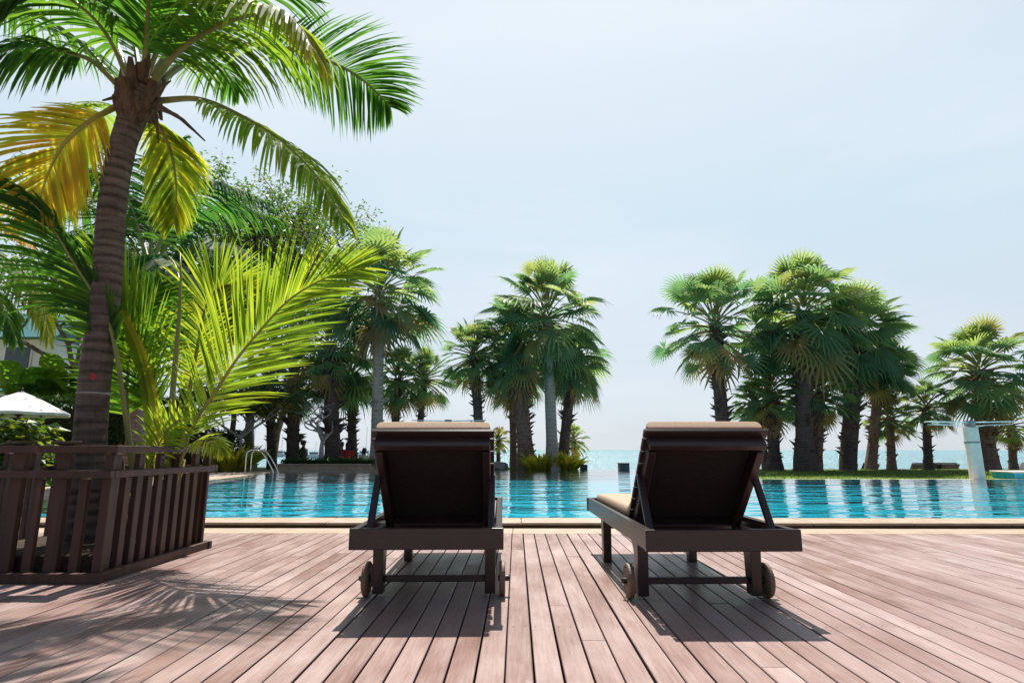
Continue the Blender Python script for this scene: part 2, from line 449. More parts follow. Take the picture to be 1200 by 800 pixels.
for i in range(5):
    b.add([(-300, yy[i], zz[i]), (300, yy[i], zz[i]), (300, yy[i + 1], zz[i + 1]), (-300, yy[i + 1], zz[i + 1])], [(0, 1, 2, 3)])
bo = struct('beach', b, 'sand'); bo.data.transform(Matrix.Translation((0, 0, 0)))
# sand only beyond the pool: drop the strip that would lie under the basin
bm = bmesh.new(); bm.from_mesh(bo.data)
bmesh.ops.delete(bm, geom=[f for f in bm.faces if f.calc_center_median().y < 15], context='FACES'); bm.to_mesh(bo.data); bm.free()
b = MB(); ex = [-30000, -6000, -1200, -200, 0, 200, 1200, 6000, 30000]; ey = [29, 60, 200, 900, 4000, 30000]
for i in range(8):
    for j in range(5):
        b.add([(ex[i], ey[j], -1.0), (ex[i + 1], ey[j], -1.0), (ex[i + 1], ey[j + 1], -1.0), (ex[i], ey[j + 1], -1.0)], [(0, 1, 2, 3)])
struct('sea', b, 'sea')

# wooden deck: real boards with open gaps over a dark bed
dk = MB(); PITCHB = .0985
for i in range(-165, 166):
    x = i * PITCHB + .01 + R.uniform(-.0012, .0012); y = -5 - R.uniform(0, 2.5)
    wv = PITCHB - R.choice((.006, .007, .008, .009))
    while y < 5.385:
        ln = R.choice((4.8, 5.4, 6.0)); y1 = min(y + ln, 5.385); z = R.uniform(-.0012, .0012); t = min(1, max(0, R.gauss(.5, .26)))
        bv = .0025; hx = wv / 2; a, c = y + .0015, y1 - .0015
        vs = [(x - hx, a, z - .025), (x + hx, a, z - .025), (x + hx, c, z - .025), (x - hx, c, z - .025),
              (x - hx, a, z - bv), (x + hx, a, z - bv), (x + hx, c, z - bv), (x - hx, c, z - bv),
              (x - hx + bv, a + bv, z), (x + hx - bv, a + bv, z), (x + hx - bv, c - bv, z), (x - hx + bv, c - bv, z)]
        fs = [(0, 1, 5, 4), (1, 2, 6, 5), (2, 3, 7, 6), (3, 0, 4, 7), (4, 5, 9, 8), (5, 6, 10, 9), (6, 7, 11, 10), (7, 4, 8, 11), (8, 9, 10, 11)]
        dk.add(vs, fs, 0, t, R.random() + .01); y = y1
    if abs(x) < 4.5:
        for jy in range(0, 14, 2):
            yj = 1.62 + jy * .5
            for dx in (-.026, .026):
                if yj < 3.9:
                    cx, cy, r = x + dx + R.uniform(-.003, .003), yj + R.uniform(-.008, .008), .0035
                    dk.add([(cx + r * math.cos(k * PI / 3), cy + r * math.sin(k * PI / 3), .0022) for k in range(6)], [tuple(range(6))], 1)
struct('deck', dk, ['deck', 'screw'])
b = MB(); b.add([(-18, -8, -.09), (18, -8, -.09), (18, 5.39, -.09), (-18, 5.39, -.09)], [(0, 1, 2, 3)]); struct('deck_bed', b, 'black')
# pale strip, raised coping stones
b = MB(); x = -18.0
while x < 34:
    ln = R.uniform(1.15, 1.25); b.box((x + ln / 2, 5.555, -.05), (ln - .004, .33, .1)); x += ln
struct('paving_strip', b, 'coping', bevel=.003)
b = MB(); x = -6.6
while x < 34:
    ln = R.uniform(.92, .98); b.box((x + ln / 2, 5.975, .034 + R.uniform(-.0008, .0008)), (ln - .005, .41, .026)); x += ln
struct('coping_near', b, 'coping', bevel=.008)
b = MB(); b.box((13.7, 6.0, -.04), (40.6, .33, .118)); struct('coping_riser', b, 'riser_shade')
b = MB(); x = 6.6
while x < 34:
    b.box((x + .5, 14.89, -.04), (.995, .16, .11)); x += 1
for (x0, y0), (x1, y1) in zip(POOL[3:8], POOL[4:9]):
    d = Vector((x1 - x0, y1 - y0, 0)); nrm = Vector((d.y, -d.x, 0)).normalized()
    b.bar(Vector((x0, y0, -.04)) + nrm * .08, Vector((x1, y1, -.04)) + nrm * .08, .16, .11)
struct('coping_far', b, 'cream', bevel=.01)
b = MB(); b.box((.7, 21.6, -.09), (8.6, .18, .19)); struct('pool_edge', b, 'tile')
b = MB()
lf = [(-6.9, 6.17), (-6.95, 9), (-7.4, 14.3), (-7.98, 19.85)]
for (x0, y0), (x1, y1) in zip(lf, lf[1:]):
    d = Vector((x1 - x0, y1 - y0, 0)); nrm = Vector((-d.y, d.x, 0)).normalized(); k = max(1, round(d.length)); 
    for i in range(k):
        p = Vector((x0, y0, -.02)) + d * (i / k) + nrm * .2; q = Vector((x0, y0, -.02)) + d * ((i + 1) / k) + nrm * .2
        b.bar(p, q - d.normalized() * .005, .4, .11)
b.box((-5.95, 20.05, -.02), (3.9, .38, .11))
struct('coping_side', b, 'coping', bevel=.01)
sheet('garden_paving', [(-18, 5.75), (-7.3, 5.75), (-7.36, 9), (-7.82, 14.3), (-8.4, 20.25), (-4.1, 20.25), (-4.1, 20.95), (-10.2, 20.95), (-9.6, 14), (-9.4, 9.4), (-18, 9.4)], .004, 'paving', .1)


# ------------------------------------------------------------------ palm leaves
def spline(pts, n):
    pts = [Vector(p) for p in pts]; q = [pts[0] * 2 - pts[1]] + pts + [pts[-1] * 2 - pts[-2]]; out = []
    m = len(pts) - 1
    for i in range(n + 1):
        u = i / n * m; k = min(int(u), m - 1); t = u - k; a, b_, c, d = q[k:k + 4]
        out.append(.5 * ((2 * b_) + (c - a) * t + (2 * a - 5 * b_ + 4 * c - d) * t * t + (3 * b_ - a - 3 * c + d) * t ** 3))
    return out


def frond(mb, pts, lmax=.6, droop=.35, hint=UP, tint=.4, start=.14, n=62, wid=.025, r0=.024, ang=.55, lift=.12, seg=4, tintvar=.12, smat=1, gap=.04, tip_tint=0.0, sides=(-1, 1), plus=1.0):
    rng = R
    c = spline(pts, 28)
    mb.tube(c, [r0 * (1 - .85 * (i / 28) ** .8) for i in range(29)], 6, smat)
    fine = spline(pts, 200)
    hint = Vector(hint).normalized()
    for i in range(n):
        t = start + (1 - start) * (i + .3) / n
        k = min(int(t * 200), 198); p = fine[k].lerp(fine[k + 1], t * 200 - k)
        T = (fine[min(k + 3, 200)] - fine[max(k - 3, 0)]).normalized()
        s_ = T.cross(hint)
        if s_.length < .05: s_ = T.cross(Vector((1, 0, 0)))
        s_.normalize(); nn = s_.cross(T)
        u = (t - start) / (1 - start)
        ln = lmax * (.45 + .55 * math.sin(min(1, u / .38) * PI / 2)) * (1 - .72 * max(0, (u - .4) / .6) ** 1.4)
        for side in sides:
            if rng.random() < gap: continue
            l = ln * rng.uniform(.88, 1.08) * (plus if side > 0 else 1)
            fa = ang + .55 * u + rng.uniform(-.07, .07)
            d = (s_ * side * math.cos(fa) + T * math.sin(fa) + nn * (lift + rng.uniform(-.1, .1))).normalized()
            wd = T - d * T.dot(d)
            wd = (wd.normalized() + nn * rng.uniform(-.5, .7)).normalized()
            pp = p.copy(); vs = []; step = l / seg; tt = min(1, max(0, tint + rng.uniform(-tintvar, tintvar) + tip_tint * u))
            w0 = wid * rng.uniform(.85, 1.1)
            prof = (.45, 1, .9, .62, .0) if seg == 4 else (.5, 1, .75, .0)
            dd = droop * rng.uniform(.75, 1.3)
            for j in range(seg + 1):
                hw = w0 * prof[j] / 2
                if j == seg: vs.append(pp.copy())
                else: vs += [pp - wd * hw, pp + wd * hw]
                d = (d + Vector((0, 0, -dd / seg * (1 + j * .5)))).normalized()
                wd = (wd - d * wd.dot(d)).normalized(); pp = pp + d * step
            fs = [(2 * j, 2 * j + 1, 2 * j + 3, 2 * j + 2) for j in range(seg - 1)] + [(2 * seg - 2, 2 * seg - 1, 2 * seg)]
            mb.add(vs, fs, 0, tt)


def fan_leaf(mb, p0, d0, pet, rad, tint, rng, nseg=20, sag=.5):
    """petiole and pleated round blade"""
    pts = [p0.copy()]; d = d0.normalized(); p = p0.copy()
    for i in range(5):
        d = (d + Vector((0, 0, -sag * .13))).normalized(); p = p + d * (pet / 5); pts.append(p.copy())
    mb.tube(pts, [.035, .03, .026, .023, .02, .017], 4, 1, cap=False)
    t, s, u = frame_of(d)
    roll = rng.uniform(-.5, .5); s, u = s * math.cos(roll) + u * math.sin(roll), u * math.cos(roll) - s * math.sin(roll)
    span = math.radians(rng.uniform(112, 150)); cup = rng.uniform(.0, .35)
    def pt(a, r):
        v = (t * math.cos(a) + s * math.sin(a)) * r
        q = p + v + u * (cup * abs(math.sin(a)) * r * .7)
        q.z -= sag * .33 * (r / rad) ** 2 * rad * (1 + .4 * math.cos(a)); return q
    vs = [p.copy()]; fs = []; jn = .42
    b0 = [pt(-span + 2 * span * i / nseg, rad * jn) for i in range(nseg + 1)]
    torn = rng.randrange(nseg) if rng.random() < .45 else -9
    for i in range(nseg):
        if abs(i - torn) <= 1 or rng.random() < .05: continue
        a = -span + 2 * span * (i + .5) / nseg; prof = 1 - .18 * (abs(a) / span) ** 2
        k = len(vs); mid = pt(a, rad * jn) + u * .05 * rad
        m2 = pt(a + rng.uniform(-.02, .02), rad * .78 * prof); hw = (b0[i + 1] - b0[i]) * .27
        tp = pt(a + rng.uniform(-.06, .06), rad * prof * rng.uniform(.9, 1.06)); tp.z -= rng.uniform(.0, .16) * rad * sag
        vs += [b0[i], mid, b0[i + 1], m2 - hw, m2 + hw, tp]
        fs += [(0, k, k + 1), (0, k + 1, k + 2), (k, k + 3, k + 1), (k + 1, k + 3, k + 4), (k + 1, k + 4, k + 2), (k + 3, k + 5, k + 4)]
    mb.add(vs, fs, 0, tint)


FANG = 'fan palms along the shore'


def fan_palm(label, bx, Y, ax, ay, Rpx, wpx, bark='palmbark_dark', n=40, z0=0.0, seed=1, spikes=1.0, skirt=6, bright=0.0, by=None, flare=1.25, mid=None, low=-.62, petf=.6):
    rng = random.Random(seed); n = int(n * 1.6)
    ay += 3; Rpx *= .91; sagk = rng.uniform(.6, 1.6); petf += rng.uniform(-.08, .06); low += rng.uniform(-.06, .18); skirt = int(skirt * rng.uniform(.3, .9)); apex = P(ax, ay, Y); pxm = FPX / ((apex - Vector((0, 0, CAMH))).dot(FW)); Rm = Rpx / pxm; rt = wpx / pxm / 2
    yb = by or 545; b = P(bx, yb, Y); base = Vector((b.x, Y, z0))
    root = thing('fan_palm', label, 'palm tree', base, 0, FANG)
    H = apex - base
    pts = []; rad = []; kk = 14
    mx = P(mid[0], mid[1], Y) - base if mid else None
    for i in range(kk + 1):
        t = i / kk; q = Vector((H.x * t, H.y * t, H.z * t))
        if mx: q.x += (mx.x - H.x * mx.z / H.z) * math.sin(PI * t)
        pts.append(q); rad.append(rt * (1 + (flare - 1) * max(0, 1 - t * 4.5) ** 1.5) * (1.04 - .16 * t) * rng.uniform(.96, 1.04))
    pts[0].z -= .15
    mb = MB(); mb.tube(pts, rad, 14)
    if spikes:
        sb = mb; ns = int(70 * spikes * H.z / 4)
        for i in range(ns):
            t = rng.uniform(.10, .98); q = spline(pts, 40)[int(t * 40)] if False else pts[min(int(t * kk), kk - 1)].lerp(pts[min(int(t * kk), kk - 1) + 1], t * kk - int(t * kk))
            a = i * 2.39996; r = rt * .88; o = Vector((math.cos(a), math.sin(a), 0)); sd = Vector((-o.y, o.x, 0)); ln = rt * rng.uniform(.7, 1.5) * (1.0 if t > .3 else .55)
            e = q + o * r; z = Vector((0, 0, 1)); hw = rt * .3
            tip = e + o * ln + z * ln * rng.uniform(.1, .9)
            sb.add([e - sd * hw, e + sd * hw, e + z * hw * .8, tip - sd * hw * .5, tip + sd * hw * .5, e - z * hw * 1.2], [(0, 3, 2), (2, 3, 4), (2, 4, 1), (0, 5, 3), (3, 5, 4), (4, 5, 1)])
    mb.build('trunk', bark, root)
    cr = MB()
    top = H
    for i in range(n):
        f = (i + .5) / n; el = math.radians(84) + (low - math.radians(84)) * f ** .9
        el += rng.uniform(-.2, .2); az = i * 2.39996 + rng.uniform(-.25, .25)
        d = Vector((math.cos(az) * math.cos(el), math.sin(az) * math.cos(el), math.sin(el)))
        ln = Rm * rng.uniform(.82, 1.12) * (.88 if el > .95 else 1.0 if el > -.2 else .92); pet = ln * petf * rng.uniform(.85, 1.1); rad_ = ln - pet
        tint = .6 - .36 * f + rng.uniform(-.2, .2) + bright
        if f > .82 and rng.random() < .3: tint = rng.uniform(.78, .95)
        fan_leaf(cr, top + d * rt * .6 + Vector((0, 0, rt * (1 - f) * 1.2 - f * rt * 2)), d, pet, rad_ * rng.uniform(.9, 1.12), min(1, max(0, tint)), rng, 22, (rng.uniform(.15, .6) + .45 * f) * sagk)
    cr.build('crown', ['fan', 'stalk'], root)
    if skirt:
        sk = MB()
        for i in range(skirt):
            az = rng.uniform(0, 2 * PI); d = Vector((math.cos(az) * .55, math.sin(az) * .55, -.85))
            fan_leaf(sk, top + Vector((0, 0, -rt * 3)), d, Rm * .34, Rm * .36, rng.uniform(.86, 1), rng, 14, 1.0)
        sk.build('dead_leaves', ['fan', 'husk'], root)
    return root


D, BR, GR = 'palmbark_dark', 'palmbark_brown', 'palmbark_grey'
fan_palm('tallest fan palm of the left shore clump with a slender grey trunk', 441, 21.6, 445, 338, 92, 13, GR, 44, seed=11, spikes=.35, skirt=9)
fan_palm('stout fan palm with thick dark shaggy trunk behind the bare branching shrub', 391, 22.6, 386, 400, 62, 17, D, 38, seed=12, skirt=10, flare=1.3)
fan_palm('dark spiky fan palm trunk beside the man in the cap', 343, 22.8, 345, 436, 52, 14, D, 34, seed=13, skirt=7)
fan_palm('thin dark fan palm just right of the steel pool ladder', 319, 23.2, 316, 446, 46, 10, D, 30, seed=14, skirt=6)
fan_palm('short dark fan palm behind the people in red and lilac shirts', 414, 24.2, 411, 440, 48, 10, D, 32, seed=15, skirt=7)
fan_palm('low fan palm with hanging brown leaves peeking over the left lounger', 461, 23.4, 466, 440, 46, 10, D, 32, seed=16, skirt=9)
fan_palm('low bushy fan palm standing left of the cream post behind the left lounger', 487, 24.0, 498, 440, 44, 8, D, 32, seed=17, skirt=8, bright=.06)
fan_palm('mid height fan palm with spiny dark trunk right of the left lounger top', 564, 22.4, 556, 412, 50, 11, D, 36, seed=18, skirt=7, bright=.05)
fan_palm('fan palm with smooth pale grey trunk rising from the bright green bushes', 648, 21.95, 641, 368, 84, 13, GR, 46, seed=19, spikes=0, skirt=3, by=550, flare=1.35, bright=.06)
fan_palm('thick trunked fan palm standing left of the smooth grey palm', 618, 22.6, 604, 400, 68, 17, BR, 42, seed=20, skirt=10, flare=1.35, bright=.03)
fan_palm('slim fan palm with reddish brown trunk beside the grey rock', 602, 23.2, 600, 446, 40, 8, BR, 30, seed=21, spikes=.4, skirt=8)
fan_palm('dark fan palm close behind the smooth grey trunk on its right', 658, 22.9, 672, 418, 52, 12, D, 36, seed=22, skirt=8)
fan_palm('tiny pale green fan palm behind the right edge of left lounger', 584, 24.5, 584, 512, 18, 5, D, 20, seed=23, skirt=2, bright=.25, z0=-.4)
fan_palm('tiny pale fan palm showing behind the trunks of the central clump', 673, 25.5, 672, 512, 22, 5, D, 20, seed=24, skirt=2, bright=.15, z0=-.6)
fan_palm('leaning fan palm with spiny trunk rising behind the right lounger', 850, 21.6, 838, 378, 82, 15, D, 44, seed=25, skirt=6, by=548)
fan_palm('largest fan palm of the right clump with broad flared trunk', 943, 20.9, 942, 362, 80, 19, D, 50, seed=26, skirt=10, flare=1.3, by=552, spikes=.7, bright=.05)
fan_palm('fan palm with a tan streaked base tight against the largest palm', 957, 21.4, 962, 456, 46, 11, BR, 32, seed=27, skirt=8, by=552)
fan_palm('low dark fan palm right of the beige cushion top', 908, 21.8, 904, 456, 50, 13, D, 36, seed=28, skirt=8, by=552, flare=1.7)
fan_palm('slim rusty trunked fan palm half hidden by the right lounger corner', 899, 22.3, 884, 470, 36, 9, BR, 28, seed=29, skirt=5, by=552)
fan_palm('straight near black trunked fan palm right of the largest palm', 993, 21.7, 1004, 388, 72, 17, D, 44, seed=30, skirt=9, by=550, flare=1.1)
fan_palm('fan palm with reddish trunk under the crown of the black trunked palm', 1020, 22.3, 1032, 428, 48, 11, BR, 36, seed=31, skirt=10, by=550, flare=1.3)
fan_palm('small yellowish fan palm between the reddish trunk and the lone slim palm', 1045, 22.5, 1043, 485, 33, 9, BR, 26, seed=32, skirt=3, by=550, bright=.18)
fan_palm('lone small fan palm with slim blue grey trunk left of white post', 1088, 22.4, 1085, 474, 37, 9, D, 28, seed=33, skirt=3, by=550, bright=.06)
fan_palm('wide crowned fan palm directly behind the white post with steel arms', 1159, 21.6, 1149, 430, 66, 17, BR, 46, seed=34, skirt=12, by=550, flare=1.45, bright=.1)
fan_palm('small fan palm with spiky trunk nearest the right edge of the photo', 1188, 22.4, 1184, 494, 30, 8, BR, 24, seed=35, skirt=3, by=550, bright=.2)

# ------------------------------------------------------------------ coconut palms
cb = Vector((P(98, 640, 4.0).x, 4.0, 0))
root = thing('coconut_palm', 'tall coconut palm with curved ringed trunk growing inside the slatted planter', 'palm tree', cb)
tp = [Vector((cb.x, 4.0, -.05)) - cb] + [P(x, y, 4.0) - cb for x, y in ((101, 600), (104, 540), (108, 480), (113, 430), (121, 370), (127, 310), (129, 270), (134, 220), (143, 175), (152, 145), (160, 118), (165, 96))]
trad = [.122, .110, .102, .099, .097, .096, .095, .094, .092, .09, .092, .1, .08]
c = spline(tp, 260); mb = MB(); cr = []; tn = []; nxt = 0; ph = 0; gp = 5
for i in range(261):
    u = i / 260 * 12; k = min(int(u), 11); r = trad[k] + (trad[k + 1] - trad[k]) * (u - k)
    if i >= nxt: gp = R.choice((4, 5, 5, 6, 7, 8)); nxt = i + gp; ph = i
    q = (i - ph) / gp; amp = .01 if u < 4 else .028
    cr.append(r * (1 + amp * (.5 - q) + R.uniform(-.006, .006))); tn.append(1.0 if i == ph else .55 if i == ph + 1 else R.uniform(0, .18))
mb.tube(c, cr, 28); mb.t = [t * R.uniform(.5, 1) for t in tn for _ in range(28)]; redp = P(109, 441, 3.915) - cb
M['cocobark'] = trunkmat('coconut_bark', (.024, .019, .016), (.17, .13, .11), 4, tuple(redp))
mb.build('trunk', 'cocobark', root, smooth=True)
k = 0
mb = MB(); zb = P(110, 461, 4).z; q = min(c, key=lambda p: abs(p.z + cb.z - zb)); mb.lathe([(.098, -.008), (.103, -.005), (.103, .005), (.098, .008)], 28, q); mb.build('wire_band', 'greybark', root)
# fibrous crown heart with old leaf bases and dead flower stalks
mb = MB(); cc = P(163, 112, 4.0) - cb
for i in range(54):
    a = i * 2.4; o = Vector((math.cos(a), math.sin(a), 0)); zz = R.uniform(-.2, .14)
    e = cc + o * (.1 + .02 * R.random()) + Vector((0, 0, zz)); ln = R.uniform(.07, .16)
    d = (o * R.uniform(.15, .5) + UP * (1 if R.random() < .75 else -.8)).normalized()
    mb.tube([e - UP * .05 - o * .03, e + d * ln * .5, e + d * ln], [.04, .034, .008 + .012 * R.random()], 6)
for (x, y), (x2, y2) in (((188, 125), (240, 165)), ((180, 130), (186, 168)), ((142, 120), (120, 118)), ((185, 112), (200, 95)), ((175, 132), (163, 165)), ((190, 128), (225, 152))):
    a = P(x, y, 3.95) - cb; e = P(x2, y2, 3.85) - cb
    mb.tube([a, a.lerp(e, .5) + UP * .03, e], [.02, .014, .006], 6)
mb.build('leaf_bases', 'husk', root)
V = Vector
FR = [  # (pixel, depth) points, leaflet length, droop, hint, tint, extra
    ([(176, 100, 4), (212, 58, 3.8), (262, 28, 3.65), (310, 16, 3.5), (346, 26, 3.4), (366, 58, 3.35)], .84, 1.05, UP, .42, dict(n=100, tip_tint=.3, r0=.03, ang=.4, wid=.027)),
    ([(182, 100, 4.05), (232, 66, 4.3), (300, 52, 4.5), (362, 64, 4.6), (407, 82, 4.6), (437, 104, 4.6), (458, 126, 4.6)], .74, .3, V((0, -1, -.1)), .26, dict(n=104, r0=.03, start=.35, ang=.45, wid=.02, gap=.06)),
    ([(186, 118, 4.05), (236, 117, 4.1), (290, 140, 4.1), (335, 170, 4.1), (375, 212, 4.1), (405, 262, 4.1)], .62, .75, V((0, -.35, 1)), .56, dict(n=84, start=.2, r0=.026, ang=.35, gap=.02)),
    ([(168, 92, 3.95), (172, 42, 3.8), (174, 0, 3.5), (176, -60, 3.0), (178, -100, 2.5)], .7, .35, UP, .26, dict(n=70)),
    ([(152, 98, 4), (130, 48, 3.9), (100, 12, 3.7), (60, -10, 3.5), (15, -8, 3.4), (-30, 25, 3.35)], .8, .9, UP, .3, dict(n=84)),
    ([(138, 100, 4), (108, 72, 4), (80, 62, 3.95), (42, 54, 3.85), (0, 62, 3.75), (-40, 90, 3.7)], .56, 1.2, UP, .3, dict(n=72, start=.3)),
    ([(138, 124, 4), (106, 142, 3.9), (76, 168, 3.85), (56, 205, 3.85), (42, 252, 3.85)], .66, .25, V((.1, -1, -.25)), .84, dict(n=84, smat=2, tintvar=.12, r0=.026, ang=.5)),
    ([(172, 130, 4.1), (188, 150, 4.3), (201, 180, 4.4), (207, 222, 4.4), (204, 262, 4.4)], .55, .4, V((0, -1, -.2)), .72, dict(n=72, smat=2, r0=.026)),
    ([(178, 88, 4.1), (215, 40, 4.3), (262, 6, 4.5), (320, -12, 4.6), (372, 4, 4.65)], .78, .6, UP, .24, dict(n=76)),
    ([(152, 92, 4.1), (120, 20, 4.3), (70, -25, 4.4), (0, -35, 4.5)], .8, .6, UP, .26, dict(n=76)),
    ([(164, 88, 4.1), (154, 30, 4.4), (138, -30, 4.7), (110, -70, 5)], .75, .5, UP, .26, dict(n=70)),
    ([(140, 102, 4.1), (92, 48, 4.4), (40, 18, 4.6), (-20, 12, 4.8)], .7, .7, UP, .28, dict(n=70)),
    ([(172, 90, 4.0), (196, 34, 3.9), (232, -20, 3.6), (262, -50, 3.3)], .7, .5, UP, .26, dict(n=70)),
    ([(184, 98, 4.15), (208, 80, 4.5), (235, 72, 4.9), (262, 82, 5.3), (280, 108, 5.6)], .55, 1.0, UP, .3, dict(n=60, start=.3)),
    ([(150, 128, 4.2), (128, 128, 4.6), (100, 150, 5.0), (80, 190, 5.2)], .5, .7, UP, .55, dict(n=50)),
]


def fronds(root, base, specs, k=1.0):
    for pts, lm, dr, hint, tn, ex in specs:
        mb = MB(); ex = dict(ex)
        frond(mb, [P(x, y, Y) - base for x, y, Y in pts], lm, dr, hint, tn, **ex)
        o = mb.build('frond', ['coco', 'stalk', 'ystalk'], root)
        if tn > .75: o['label'] = 'yellowed hanging frond'


fronds(root, cb, FR)

yb = V((P(182, 600, 4.2).x, 4.2, 0))
root = thing('young_coconut_palm', 'young stemless coconut palm with bright fronds fanning up out of the planter', 'palm tree', yb)
mb = MB()
for i in range(16):
    a = i * 2.4; r = .05 + .09 * R.random(); e = V((r * math.cos(a) * .9 - .05, r * math.sin(a) * .7, 0)); h = R.uniform(.4, .85)
    mb.tube([e, e + V((math.cos(a) * .03, 0, h * .5)), e + V((math.cos(a) * .08, math.sin(a) * .05, h))], [.036, .028, .012], 7, tint=.5)
mb.build('leaf_sheaths', 'ystalk', root, smooth=True)
mb = MB()
for i in range(14):
    a = i * 2.4; e = V((math.cos(a) * .14 - .12, math.sin(a) * .08, 0)); h = R.uniform(.3, .8)
    mb.tube([e, e + V((math.cos(a) * .03, 0, h * .6)), e + V((math.cos(a) * .1, 0, h))], [.05, .035, .01], 6)
mb.build('brown_sheaths', 'husk', root)
FV = V((0, -1, -.18))
YF = [
    ([(196, 610, 4.16), (221, 510, 4.16), (252, 460, 4.15), (275, 424, 4.12), (302, 390, 4.1), (340, 350, 4.05), (385, 324, 4.0), (428, 314, 4.0)], .74, .12, FV, .58, dict(n=108, start=.14, ang=.72, wid=.018, r0=.018, smat=2, gap=.05)),
    ([(160, 590, 4.15), (146, 480, 4.05), (134, 402, 3.98), (120, 362, 3.95), (85, 305, 3.9), (50, 250, 3.85), (0, 207, 3.8), (-45, 190, 3.8)], 0.8, .55, V((.2, -1, .1)), .26, dict(n=100, start=.28, r0=.022, plus=.4, ang=.98, wid=.024)),
    ([(205, 590, 4.4), (219, 480, 4.45), (231, 410, 4.5), (243, 356, 4.55), (264, 334, 4.6), (305, 338, 4.7)], .6, .2, FV, .64, dict(n=90, start=.25, smat=2, wid=.02, ang=.6)),
    ([(190, 590, 4.3), (181, 500, 4.3), (171, 445, 4.3), (156, 402, 4.3), (140, 365, 4.3), (124, 330, 4.3), (112, 290, 4.3)], .72, .1, FV, .5, dict(n=90, start=.2, smat=2, ang=.8, wid=.018)),
    ([(200, 590, 4.35), (210, 545, 4.3), (228, 518, 4.15), (248, 518, 4.05), (262, 532, 4.0)], .2, .5, V((0, -.6, 1)), .6, dict(n=30, start=.35, wid=.016, r0=.012)),
    ([(170, 590, 4.1), (178, 540, 4.0), (196, 505, 3.95), (222, 480, 3.9)], .26, .3, FV, .58, dict(n=30, start=.3, wid=.015, r0=.01)),
    ([(160, 590, 4.2), (150, 500, 4.25), (150, 440, 4.3), (165, 370, 4.35), (190, 330, 4.5)], .55, .3, V((.3, -1, .2)), .35, dict(n=56, start=.3)),
]
fronds(root, yb, YF)
mb = MB(); mb.tube([P(x, y, 4.16) - yb for x, y in ((196, 600), (199, 500), (205, 430), (210, 370), (212, 325), (211, 296))], [.022, .021, .019, .013, .009, .004], 8); mb.build('spear_leaf', 'stalk', root, smooth=True)
mb = MB()
sp_ = [P(x, y, 4.22) - yb for x, y in ((138, 362), (147, 380), (157, 402), (166, 430), (173, 462), (178, 500), (180, 560))]
for j in range(3):
    vs = []
    for i, p in enumerate(sp_):
        hw = .022 * math.sin(PI * (i + .6) / 7.4); off = V(((j - 1) * .022 * (1 + .1 * i), .02 * j, 0)); vs += [p + off - V((hw, 0, 0)), p + off + V((hw, .02, 0))]
    mb.add(vs, [(2 * i, 2 * i + 1, 2 * i + 3, 2 * i + 2) for i in range(6)], 0, .6 + .13 * j)
mb.build('folded_leaf', 'coco', root)

gb = V((P(176, 330, 13).x, 13, 0))
root = thing('coconut_palm', 'coconut palm further back by the pool side, seen right of the curved trunk', 'palm tree', gb)
mb = MB(); ap = P(176, 325, 13) - gb
mb.tube([V((.15, 0, -.1)), V((.1, 0, ap.z * .4)), V((0, 0, ap.z * .8)), ap + V((0, 0, .2))], [.24, .18, .16, .2], 14); mb.build('trunk', 'palmbark_brown', root, smooth=True)
bf = []
for x1, y1, x2, y2, x3, y3, dy, tn in ((205, 245, 250, 215, 318, 238, -.5, .25), (225, 296, 270, 286, 322, 322, -1.5, .3), (150, 235, 120, 205, 70, 215, 0, .3), (178, 235, 185, 190, 215, 165, .8, .25),
                                       (140, 290, 95, 275, 55, 310, -1, .3), (120, 330, 85, 335, 60, 375, -.5, .3), (225, 330, 260, 345, 285, 385, -1.5, .35), (205, 350, 225, 375, 235, 415, -2, .4), (165, 350, 155, 385, 150, 420, -2, .35),
                                       (160, 250, 140, 215, 120, 150, 1.5, .2), (215, 265, 270, 240, 335, 262, 1.5, .3), (190, 300, 205, 310, 215, 350, -2.5, .2), (135, 260, 75, 235, 20, 262, 1, .3)):
    bf.append(([(176, 318, 13), (x1, y1, 13 + dy * .5), (x2, y2, 13 + dy), (x3, y3, 13 + dy * 1.3)], 1.5, 1.0, UP, tn - .12, dict(n=70, wid=.07, r0=.05, seg=3)))
fronds(root, gb, bf)

ob = V((P(-70, 320, 9.0).x, 9.0, 0))
root = thing('coconut_palm', 'coconut palm at the left edge with only drooping frond ends in view', 'palm tree', ob)
mb = MB(); ap = P(-70, 290, 9.0) - ob; mb.tube([V((0, 0, -.1)), ap * .5, ap], [.2, .15, .15], 12); mb.build('trunk', 'palmbark_brown', root, smooth=True)
fronds(root, ob, [([(-70, 285, 9), (-20, 290, 8.8), (20, 312, 8.7), (46, 345, 8.7), (57, 395, 8.7)], .95, 1.2, UP, .5, dict(n=56, wid=.05, r0=.035, tip_tint=.2, seg=3)),
                  ([(-70, 285, 9), (-40, 255, 9.1), (0, 262, 9.2), (36, 288, 9.2)], .7, .5, UP, .95, dict(n=44, wid=.05, r0=.03, seg=3)),
                  ([(-70, 290, 9), (-40, 320, 8.6), (-5, 345, 8.4), (20, 400, 8.3)], .9, 1.0, UP, .3, dict(n=50, wid=.05, r0=.03, seg=3)),
                  ([(-70, 285, 9), (-30, 230, 9.3), (20, 190, 9.6), (70, 205, 9.8)], .9, .9, UP, .35, dict(n=50, wid=.05, r0=.03, seg=3))])


